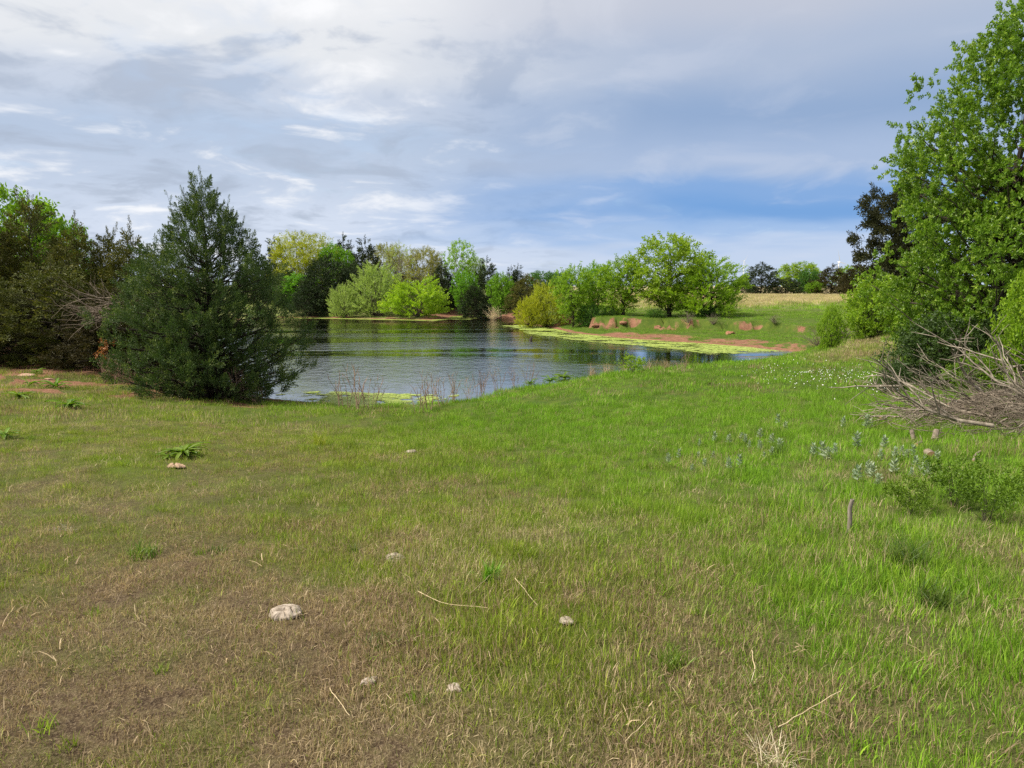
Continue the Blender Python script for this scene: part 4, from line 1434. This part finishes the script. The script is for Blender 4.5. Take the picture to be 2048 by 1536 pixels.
def tuft(px, py, wpx, hpx, n, m, label, cat='grass', bend=.9, width=.006, group='grass tufts', lean=.7, name='grass_tuft', segs=4):
    p = onground(px, py)
    w_, h_ = px_size(p, wpx), px_size(p, hpx)
    V, Q, T, var, tp = blades(n, w_ * .28, h_ * .5, h_ * 1.25, bend, width, int(px * 7 + py), lean, segs)
    o = link(name, mesh(name, V, Q, T, [M[m]], dict(var=var)))
    o.location = (p[0], p[1], p[2] - .01)
    return tag(o, label, cat, group)


tuft(978, 1162, 66, 52, 70, 'tuft_bright', 'bright green tuft of broad grass in the centre foreground', width=.009, lean=.6)
tuft(938, 1152, 18, 20, 16, 'tuft_bright', 'tiny bright sprout left of the bright green tuft', width=.007)
tuft(1345, 1335, 110, 60, 110, 'tuft_green', 'green tuft with bent dry stem at right of centre', width=.006)
tuft(1812, 1125, 130, 60, 190, 'tuft_dark', 'dark arching sedge clump below the leafy shrubs', width=.006, bend=1.3)
tuft(1866, 1210, 110, 56, 140, 'tuft_dark', 'dark sedge clump in front of the larger sedge clump', width=.006, bend=1.2)
tuft(292, 1112, 96, 40, 120, 'tuft_green', 'dull green tuft in the dry turf at left', width=.006)
tuft(760, 1288, 120, 30, 100, 'tuft_dark', 'low dark green patch right of the largest cow pat', width=.006, bend=1.4)
tuft(640, 890, 50, 36, 70, 'tuft_yellow', 'yellowish tuft on the slope to the pond', width=.008)
tuft(710, 1105, 44, 22, 60, 'tuft_dark', 'bluish low tuft left of the farther cow pat', width=.006)
tuft(430, 1105, 80, 18, 70, 'tuft_dark', 'flat dark tuft at left of centre', width=.007, bend=1.5)
tuft(1140, 1212, 46, 46, 44, 'tuft_dry', 'dry brown wispy tuft right of the bright green tuft', bend=.6, width=.003)
tuft(1548, 1522, 130, 60, 150, 'tuft_straw', 'tangled heap of pale straw at the bottom edge', bend=1.8, lean=1.2, width=.004, name='straw_heap')
tuft(1500, 1375, 30, 50, 16, 'tuft_straw', 'few pale bent straws near the lower right', bend=1.0, width=.003, name='straw_tuft')
tuft(122, 1064, 70, 16, 220, 'tuft_grey', 'pale grey matted patch in the turf at left', bend=2.4, lean=1.4, width=.004, name='matted_grass')
tuft(1560, 905, 50, 24, 60, 'tuft_dark', 'dark weedy tuft among the silvery plants', width=.007)
for k, (px, py, wd, hp) in enumerate([(1215, 748, 34, 26), (1250, 746, 30, 26), (1300, 742, 46, 30), (1330, 738, 30, 24), (1185, 752, 30, 22)]):
    tuft(px, py, wd, hp, 70, 'tuft_dry', 'dry tan grass tuft on the dam edge, number %s from the left bushy plant' % ('two three four five one'.split()[k]) if False else
         ['dry tan tuft on the dam edge left of the green bush', 'dry tan tuft behind the green bush on the dam edge', 'dry tan tuft right of the green bush on the dam edge',
          'last dry tan tuft on the dam edge before the algae', 'dry tan tuft farthest left on the dam edge'][k], width=.010, bend=.6, group='dry tufts on the dam edge')


# ---- broad-leaved weeds
def weed_mesh(name, seed, n, ln, wd, rise=.6, m='weed'):
    g = np.random.default_rng(seed)
    Vs, Qs, var = [], [], []
    o = 0
    for i in range(n):
        a = i * 2.4 + g.normal(0, .3); e = rise * g.uniform(.4, 1.3)
        L = ln * g.uniform(.6, 1.15); W = wd * g.uniform(.7, 1.2)
        d = np.array([math.cos(a), math.sin(a), 0]); s = np.array([-math.sin(a), math.cos(a), 0])
        st = np.array([0, 0, g.uniform(0, .25) * ln])
        t = np.linspace(0, 1, 6)
        r = L * t; z = L * (e * t - .55 * t * t)
        prof = np.sin(np.pi * np.clip(t * .92 + .08, 0, 1)) ** .8 * W * .5
        c = st + d * r[:, None] + np.array([0, 0, 1]) * z[:, None]
        V = np.concatenate([c - s * prof[:, None] + [0, 0, .2 * W], c, c + s * prof[:, None] + [0, 0, .2 * W]])
        Vs.append(V)
        for k in range(5):
            Qs += [[o + k, o + k + 1, o + 6 + k + 1, o + 6 + k], [o + 6 + k, o + 6 + k + 1, o + 12 + k + 1, o + 12 + k]]
        var += [g.random()] * 18
        o += 18
    return mesh(name, np.concatenate(Vs), Qs, None, [M[m]], dict(var=var), True)


WEEDS = [(367, 915, 78, 22, 'lush leafy weed rosette on the left slope'),
         (336, 918, 36, 10, 'smaller leafy weed touching the lush rosette'),
         (38, 796, 42, 14, 'bright leafy weed near the left edge below the red soil'),
         (138, 818, 56, 16, 'dark leafy weed on the slope right of the edge weed'),
         (60, 772, 36, 10, 'low green weed on the red soil beside the slab'),
         (112, 777, 50, 10, 'flat spreading weed right of the slab weed'),
         (72, 748, 28, 9, 'small weed on the red soil behind the slab'),
         (10, 876, 46, 12, 'green weed cut by the left edge'),
         (300, 778, 22, 9, 'pale green weed before the front cedar'),
         (345, 783, 40, 14, 'green weed under the front cedar skirt'),
         (1060, 771, 30, 14, 'leafy green weed at the top of the near bank'),
         (1100, 765, 36, 16, 'leafy weed on the dam edge, second from left'),
         (1128, 758, 40, 18, 'tall leafy weed on the dam edge left of the dry tufts'),
         (1725, 838, 34, 24, 'leafy milkweed-like plant left of the brush pile'),
         (1415, 768, 18, 10, 'lone small weed on the green dam')]
for i, (px, py, wd, n, lb) in enumerate(WEEDS):
    p = onground(px, py)
    L = px_size(p, wd) / 2 * 1.15
    o = link('leafy_weed', weed_mesh('leafy_weed', 300 + i, int(n * 1.6), L, L * .20, .75 if wd > 30 else .9))
    o.location = (p[0], p[1], p[2])
    tag(o, lb, 'weed', 'leafy weeds in the turf')

# ---- little green shrubs at the right
P_small = crown_tree('small_shrub', 33, .60, .34, .16, prof_round, .010, 26, 7, .09, TL, (.09, .15), stems=4, inner=.3, up=.5, outw=.5, rise=.5, lumps=.3, limb_r=.8)
SMALL = [(1818, 1032, 88, 84, 'weed', 'low leafy shrub, leftmost of the three right of the stick'),
         (1908, 1010, 104, 100, 'weed', 'leafy shrub with bare lower stems, middle of three'),
         (1972, 1046, 100, 120, 'weed', 'leafy shrub nearest the right edge, rightmost of three'),
         (2056, 1020, 60, 90, 'weed', 'leafy shrub cut by the right edge'),
         (1264, 748, 56, 44, 'fresh', 'small bright bush on the dam edge above the water')]
for i, (px, py, wd, hp, lf, lb) in enumerate(SMALL):
    p = onground(px, py)
    w_, h_ = px_size(p, wd), px_size(p, hp)
    o = empty('small_shrub', p - np.array([0, 0, .01]), i * 1.1, (w_ / P_small.w, w_ / P_small.w, h_ / P_small.h))
    link('stems', P_small.trunk, o, M['bark']); link('foliage', P_small.crown, o, M[lf])
    tag(o, lb, 'shrub', 'small shrubs')


ORD = ('first second third fourth fifth sixth seventh eighth ninth tenth eleventh twelfth thirteenth fourteenth fifteenth sixteenth seventeenth eighteenth nineteenth twentieth '
       'twenty-first twenty-second twenty-third twenty-fourth twenty-fifth').split()


# ---- silvery sage plants
def sage_mesh(name, seed):
    g = np.random.default_rng(seed)
    P, D = [], []
    for s in range(3):
        b = np.array([g.normal(0, .02), g.normal(0, .02), 0]); tp = b + np.array([g.normal(0, .03), g.normal(0, .03), 1.0 * g.uniform(.65, 1)])
        for i in range(18):
            t = .15 + .85 * i / 17
            a = i * 2.4 + g.random()
            P.append(b + (tp - b) * t); e = .35 + .8 * t ** 2
            D.append([math.cos(a) * math.cos(e), math.sin(a) * math.cos(e), math.sin(e)])
    P = np.array(P); D = np.array(D); n = len(P)
    V, Q, var = leaf_quads(P, D, .42 * g.uniform(.6, 1.1, n), .13 * g.uniform(.7, 1.2, n), g, .6, .2, .05)
    return mesh(name, V, Q, None, [M['sage']], dict(var=var))


sg = [sage_mesh('sage_plant', 700 + i) for i in range(3)]
PA = [(100, 625), (160, 600), (230, 665), (265, 600), (300, 645), (345, 600), (350, 510), (430, 515), (430, 660), (500, 495), (520, 515), (545, 545), (600, 485), (600, 555), (625, 605),
      (665, 585), (665, 515), (710, 545), (700, 412), (740, 445), (270, 535), (490, 640)]
PB = [(890, 590), (940, 590), (965, 615), (1010, 590), (1060, 435), (1130, 540), (1120, 710), (1195, 690), (1250, 750), (1260, 610), (1275, 560), (1330, 680), (1340, 610), (1380, 590),
      (1400, 605), (1440, 590), (1455, 650), (1480, 700), (1520, 710), (1570, 625), (1140, 725), (1210, 715), (1500, 670), (1430, 710), (1190, 435)]
for k, (lst, lb, gp) in enumerate(((PA, 'silvery sage plant from the left in the mid-grass patch', 'silvery plants in mid-grass patch'),
                                   (PB, 'silvery sage plant from the left before the brush pile', 'silvery plants before the brush pile'))):
    for i, (X, Y) in enumerate(sorted(lst)):
        px, py = 1300 + X / 2.738, 700 + Y / 2.738
        p = onground(px, py)
        h = px_size(p, (20, 26)[k] * random.uniform(.7, 1.15))
        o = link('sage_plant', sg[i % 3])
        o.location = (p[0], p[1], p[2]); o.rotation_euler = (0, 0, random.random() * 6); o.scale = (h, h, h)
        tag(o, ORD[i] + ' ' + lb, 'plant', gp)


# ---- dry weed stalks along the near shore
def stalk_mesh(name, seed, n, spread, brush=.25):
    g = np.random.default_rng(seed)
    T = Tubes()
    for i in range(n):
        b = np.array([g.normal(0, spread * .25), g.normal(0, spread * .25), 0])
        d = np.array([g.normal(0, .22), g.normal(0, .22), 1])
        C = curve(b, d, g.uniform(.6, 1.05), 6, g, .1, .08)
        T.add(C, np.linspace(.011, .005, 7), 4)
        for j in range(7):
            q = C[2 + j % 5] + (C[min(6, 3 + j % 5)] - C[2 + j % 5]) * g.random()
            T.add(curve(q, jitter_dir(C[-1] - C[0], g.uniform(.35, .8), g), brush * g.uniform(.4, 1.1), 3, g, .3, .15), [.007, .006, .005, .004], 3)
    return T.mesh(name, [M['stalk']])


SK = [stalk_mesh('stalk', 800 + i, 6, .35) for i in range(2)] + [stalk_mesh('stalk', 810 + i, 16, .5, .16) for i in range(2)]
SHORE_STALKS = [(690, 818, 66), (716, 818, 84), (742, 818, 60), (842, 826, 60), (862, 822, 72), (884, 812, 58), (906, 806, 56), (936, 798, 44), (958, 790, 46), (968, 786, 40), (998, 778, 40), (1028, 774, 38), (1056, 772, 42), (1365, 745, 34)]
CEDAR_STALKS = [(215, 766, 54), (240, 768, 46), (262, 772, 34), (330, 782, 36), (355, 786, 40), (372, 788, 34), (400, 790, 34), (445, 794, 50), (478, 800, 62), (488, 800, 52), (510, 806, 44), (520, 808, 36)]
for k, (lst, lb, gp) in enumerate(((SHORE_STALKS, 'clump of thin dry stalks from the left on the near shore edge', 'dry stalks along the near shore'),
                                   (CEDAR_STALKS, 'clump of dry brown stalks from the left before the front cedar', 'dry stalks before the front cedar'))):
    for i, (px, py, hp) in enumerate(sorted(lst)):
        p = onground(px, py)
        h = px_size(p, hp)
        o = link('dry_stalks', SK[(i % 2) + 2 * k])
        o.location = (p[0], p[1], p[2] - .01); o.rotation_euler = (0, 0, i * 1.9); o.scale = (h * .95, h * .95, h)
        tag(o, ORD[i] + ' ' + lb, 'dry weeds', gp)


# ---- bare twiggy shrubs
TW = [twiggy('twigs', 850 + i, 1.0, .6, 30, .010, 6) for i in range(2)]
BARE = [(1640, 694, 62, 40, 'grey leafless twig shrub by the right end of the water', 'dead_grey'),
        (1682, 676, 80, 44, 'brown bare shrub under the small loose green bush', 'dead_grey'),
        (1376, 650, 26, 26, 'grey twig clump on the cut bank below the sweeping tree', 'dead_grey'),
        (1426, 652, 28, 26, 'second grey twig clump right of the sweeping tree trunk', 'dead_grey'),
        (1548, 652, 24, 20, 'small brown twig clump in the green field foot', 'dead_grey'),
        (852, 630, 30, 50, 'grey dead twig bundle in the fountain-shaped shrub', 'dead_grey'),
        (986, 640, 34, 30, 'pale broken snags sticking out of the inlet water', 'straw'),
        (1130, 626, 50, 60, 'grey twiggy thicket behind the big clay block', 'dead_grey'),
        (1802, 752, 80, 70, 'thin dark bare stems at the left end of the brush pile', 'dead_grey')]
for i, (px, py, wd, hp, lb, mt) in enumerate(BARE):
    p = onground(px, py)
    me, pw, ph = TW[i % 2]
    w_, h_ = px_size(p, wd), px_size(p, hp)
    o = link('twig_shrub', me, None, M[mt])
    o.location = (p[0], p[1], p[2] - .02); o.scale = (w_ / pw, w_ / pw, h_ / ph); o.rotation_euler = (0, 0, i * 1.2)
    tag(o, lb, 'shrub', 'bare twiggy shrubs')

# dead branch caught in the left cedars, and a spray of dead rust-coloured needles
T = Tubes(); g = np.random.default_rng(5)
for i in range(34):
    d = np.array([-1, g.normal(0, .35) - .3, g.normal(.05, .38)])
    C = curve((g.uniform(-.2, .5), g.normal(0, .15), g.normal(0, .22)), d, g.uniform(.7, 1.9), 7, g, g.normal(0, .5), .16)
    T.add(C, np.linspace(.014, .004, 8), 4)
    for j in range(4):
        T.add(curve(C[2 + j], jitter_dir(C[-1] - C[0], g.uniform(.4, .9), g), g.uniform(.15, .5), 3, g, .1, .2), [.006, .005, .004, .003], 3)
o = link('dead_branch', T.mesh('dead_branch', [M['dead_grey']]))
x, y = at(215, 21.6)
o.location = (x, y, ztop(622, 21.6))
tag(o, 'grey dead branch with curling twigs hanging out of the left cedars', 'branch')
x, y = at(198, 18.4)
o = link('dead_spray', mesh('dead_spray', (lambda v: v)(place(TC2, np.random.default_rng(3).normal(0, .07, (9, 3)), np.random.default_rng(4).normal(0, 1, (9, 3)), np.full(9, .22), np.random.default_rng(5))[0]),
                            np.arange(9 * 40 * 4).reshape(-1, 4), None, [M['rust']], dict(var=np.random.default_rng(6).random(9 * 160))))
o.location = (x, y, ztop(694, 18.4))
tag(o, 'orange-brown dead spray on the left side of the front cedar', 'dead foliage')


# ---- sticks and straws lying or standing in the turf
def stick(name, pts, r, m, label, cat='stick', group=None, lift=.02, fork=None):
    g = np.random.default_rng(int(pts[0][0]))
    P = []
    for px, py, z in pts:
        p = onground(px, py); p = p + np.array([0, 0, z + lift]); P.append(p)
    P = np.array(P)
    t = np.linspace(0, len(P) - 1, 8); i = np.minimum(t.astype(int), len(P) - 2); f = (t - i)[:, None]
    C = P[i] * (1 - f) + P[i + 1] * f
    C[1:-1] += g.normal(0, r * .9, (6, 3))
    T = Tubes(); T.add(C, np.linspace(r, r * .6, 8), 7)
    if fork:
        T.add(curve(C[4], jitter_dir(C[5] - C[4], .6, g), fork, 4, g, 0, .1), np.linspace(r * .6, r * .3, 5), 5)
    me = T.mesh(name, [M[m]])
    o = link(name, me)
    return tag(o, label, cat, group)


stick('fallen_stick', [(836, 1200, .03), (890, 1222, .02), (975, 1234, .03)], .0019, 'straw', 'thin pale stick lying left below the bright green tuft', fork=.15)
stick('fallen_stick', [(940, 1202, .02), (982, 1172, .05)], .0018, 'straw', 'short pale stick pointing up to the bright green tuft')
stick('fallen_stick', [(1030, 1180, .05), (1075, 1222, .01)], .002, 'straw', 'thin stick slanting right below the bright green tuft')
stick('dry_straw', [(1555, 1478, .03), (1610, 1462, .06), (1678, 1434, .09)], .0024, 'straw', 'long pale straw rising from the straw heap', 'straw', fork=.12)
stick('dry_straw', [(1250, 1500, .01), (1300, 1466, .05)], .002, 'straw', 'thin straw left of the straw heap', 'straw')
stick('dry_straw', [(660, 1390, .01), (700, 1450, .02)], .002, 'straw', 'thin straw below the hook-shaped dung crumb', 'straw')
stick('dry_straw', [(1508, 1366, .04), (1502, 1330, .05)], .003, 'straw', 'bent pale straw right of the green tuft', 'straw')
p = onground(1697, 1066)
T = Tubes(); T.add(np.array([[0, 0, -.02], [.004, 0, .09], [.0, 0.005, .18], [.012, 0, .245]]), [.017, .016, .015, .013], 8)
o = link('upright_stick', T.mesh('upright_stick', [M['bark_pale']])); o.location = p
tag(o, 'short thick broken stick standing upright in the grass', 'stick')
# a stub in the pond
p = onz(1061, 681, ZW)
T = Tubes(); T.add(np.array([[0, 0, -.15], [.02, 0, .06], [.06, 0, .20], [.12, .0, .28]]), [.10, .09, .06, .02], 7)
o = link('water_stub', T.mesh('water_stub', [M['bark_dark']])); o.location = p
tag(o, 'small dark stub poking out of the open water', 'stub')

# ---- brush pile: dead branches heaped under the big tree
c = onground(1985, 862)
pile = empty('brush_pile', (c[0], c[1], tz(c[0], c[1])))
tag(pile, 'heap of grey dead branches under the big leafy tree', 'brush pile')
g = np.random.default_rng(77)
pz = tz(c[0], c[1])


def branch_mesh(k, L, r, kids, up=0.0, wig=.10):
    T = Tubes()
    C = curve((0, 0, 0), (-1, 0, 0), L, 8, g, up, wig)
    T.add(C, np.linspace(r, r * .25, 9), 6)
    for j in range(kids):
        q = C[2 + j % 6]
        B = curve(q, jitter_dir(C[-1] - C[0], g.uniform(.3, .8), g), L * g.uniform(.2, .55), 5, g, g.normal(0, .2), .14)
        T.add(B, np.linspace(r * .45, r * .15, 6), 4)
        for m in range(3):
            T.add(curve(B[1 + m], jitter_dir(B[-1] - B[0], g.uniform(.3, .9), g), L * g.uniform(.08, .25), 3, g, 0, .16), np.linspace(r * .22, r * .1, 4), 3)
    return T.mesh('branch', [M['dead']])


BM = [branch_mesh(i, 1.0, .007 + .006 * (i % 3), 5 + i % 3, g.normal(0, .35), .10 + .05 * (i % 2)) for i in range(12)]
for i in range(120):
    t = g.random()
    x = g.uniform(-.05, 1.9); y = g.uniform(-.9, 1.4)
    hz = .42 * math.exp(-((x - .75) / 1.0) ** 2 - (y / 1.0) ** 2)
    o = link('branch', BM[i % 12], pile, M['dead'] if g.random() < .6 else M['dead_grey'])
    s = g.uniform(.7, 1.35)
    o.location = (x, y, tz(c[0] + x, c[1] + y) - pz + .04 + hz * g.random())
    o.rotation_euler = (g.random() * 6.28, g.normal(.06, .16), g.normal(0, .55) + (math.pi if g.random() < .22 else 0))
    o.scale = (s, s, s)
# the long limbs that stick out
for px, py, ln, ry, rz, rx in [(1850, 770, .7, .6, 2.6, 0), (1990, 850, 1.5, .05, -.1, 2), (1985, 815, 1.4, .22, .1, 4), (1990, 800, .55, .6, 2.4, 1), (1985, 870, 1.4, -.02, .05, 3), (1960, 790, 1.0, .4, -.4, 5),
                              (2010, 830, 1.6, .1, .2, 1), (1910, 790, .9, .30, .3, 2)]:
    p = onground(px, py)
    o = link('branch', BM[int(px) % 12], pile, M['dead'])
    o.location = (p[0] - c[0], p[1] - c[1], p[2] - pz + .10); o.rotation_euler = (rx, ry, rz); o.scale = (ln, ln * 1.1, ln * 1.1)
T = Tubes()
for i in range(800):
    x = g.normal(.7, .7); y = g.normal(.0, .75)
    hz = .45 * math.exp(-((x - .7) / 1.0) ** 2 - (y / 1.0) ** 2)
    C = curve((x, y, .02 + hz * g.random()), (g.normal(-.6, .8), g.normal(0, .6), g.normal(.05, .3)), g.uniform(.25, .7), 4, g, 0, .18)
    T.add(C, np.linspace(.006, .002, 5), 3)
tw = link('twigs', T.mesh('twigs', [M['dead_grey']]), pile); tw['kind'] = 'stuff'


def log(px, py, L, r, rot, tilt, label, m='dead_grey'):
    p = onground(px, py)
    o = empty('cut_log', (p[0], p[1], p[2] + r * .7), rot)
    T = Tubes(); T.add(curve((-L / 2, 0, 0), (1, 0, tilt), L, 5, np.random.default_rng(int(px)), 0, .05), np.linspace(r, r * .85, 6), 10)
    link('log_body', T.mesh('log_body', [M[m]]), o)
    V = np.concatenate(T.V)
    k = 10
    for nm, ring in (('cut_end', V[:k]), ('cut_end', V[-k:])):
        cc = ring.mean(0); ax = norm(cc - V.mean(0)) * .003
        tr = [[k, i, (i + 1) % k] for i in range(k)]
        link(nm, mesh(nm, np.vstack([ring + ax, cc + ax * 1.5]), None, tr, [M['cut']]), o)
    return tag(o, label, 'log', 'logs by the brush pile')


log(1824, 882, .15, .028, 1.3, .9, 'short standing log stub, left of two before the brush pile')
log(1868, 884, .15, .036, 1.0, .8, 'thick pale log stub before the brush pile')
log(1838, 892, .10, .022, .5, .3, 'small wood scrap between the two log stubs')
log(1858, 916, .10, .048, 1.45, .25, 'short log showing a round reddish cut end')
log(1770, 838, .16, .030, .2, .1, 'short pale log at the left tip of the brush pile')
log(1960, 815, 1.3, .06, .35, .22, 'long thick log lying across the brush pile')
log(1950, 918, .30, .012, .9, .4, 'curved pale branch piece in front of the brush pile')

# ---- white flowers on the dam (too many to count)
n = 300
q = onground(1668, 762)
X = q[0] + g.normal(0, .8, n); Y = q[1] + g.normal(0, 1.5, n)
Zf = terrain(X, Y) + g.uniform(.08, .16, n)
k = 5; th = np.arange(k) / k * 2 * np.pi
r = g.uniform(.005, .011, n)
V = np.stack([X[:, None] + r[:, None] * np.cos(th), Y[:, None] + r[:, None] * np.sin(th), Zf[:, None] + g.normal(0, .006, (n, k))], -1)
V = np.concatenate([V, np.stack([X, Y, Zf + .012], -1)[:, None]], 1).reshape(-1, 3)
b = np.arange(n)[:, None] * (k + 1); j = np.arange(k)[None]
tag(link('white_flowers', mesh('white_flowers', V, None, np.stack([b + j, b + (j + 1) % k, b + k + 0 * j], -1).reshape(-1, 3), [M['flower']])),
    'tiny white flowers sprinkled over the green dam', 'flowers', kind='stuff')


# ---- wind turbines far beyond the field
def turbine(px, hub_py, blade_px, spin, yaw, label):
    dist = 50.0 * F / blade_px
    x, y = at(px, dist)
    zh = ztop(hub_py, dist)
    z0 = tz(x, y)
    o = empty('wind_turbine', (x, y, z0), yaw)
    T = Tubes(); T.add(np.array([[0, 0, 0], [0, 0, (zh - z0) * .5], [0, 0, zh - z0 - 1]]), [2.6, 2.1, 1.5], 12)
    link('tower', T.mesh('tower', [M['turbine']]), o)
    T = Tubes(); T.add(np.array([[0, -4, zh - z0], [0, -3, zh - z0], [0, 6, zh - z0], [0, 7, zh - z0]]), [.8, 2.0, 1.9, .8], 8)
    link('nacelle', T.mesh('nacelle', [M['turbine']]), o)
    T = Tubes(); T.add(np.array([[0, -6.5, zh - z0], [0, -5.5, zh - z0], [0, -4, zh - z0]]), [.3, 1.6, 1.8], 10)
    hub = link('hub', T.mesh('hub', [M['turbine']]), o)
    for k in range(3):
        a = spin + k * 2.0944
        d = np.array([math.sin(a), 0, math.cos(a)]); s = np.array([math.cos(a), 0, -math.sin(a)])
        t = np.array([0, .06, .2, .6, 1.0]); ch = np.array([1.2, 1.5, 2.4, 1.4, .3]); dp = np.array([1.2, 1.0, .5, .3, .1])
        cc = np.array([0, -5, zh - z0]) + d * (50 * t)[:, None]
        off = np.array([0, 1.0, 0])
        V = np.concatenate([cc - s * (ch * .35)[:, None], cc - off * dp[:, None] * .5, cc + s * (ch * .65)[:, None], cc + off * dp[:, None] * .5])
        Q = [[i + 5 * e, i + 1 + 5 * e, i + 1 + 5 * ((e + 1) % 4), i + 5 * ((e + 1) % 4)] for e in range(4) for i in range(4)]
        link('blade', mesh('blade', V, Q, None, [M['turbine']]), hub)
    return tag(o, label, 'wind turbine', 'far wind turbines')


turbine(1675, 524, 25, -.28, .35, 'nearer white wind turbine above the brownish conical cedar')
turbine(1486, 522, 13, .55, .2, 'farther tiny wind turbine right of the grove')
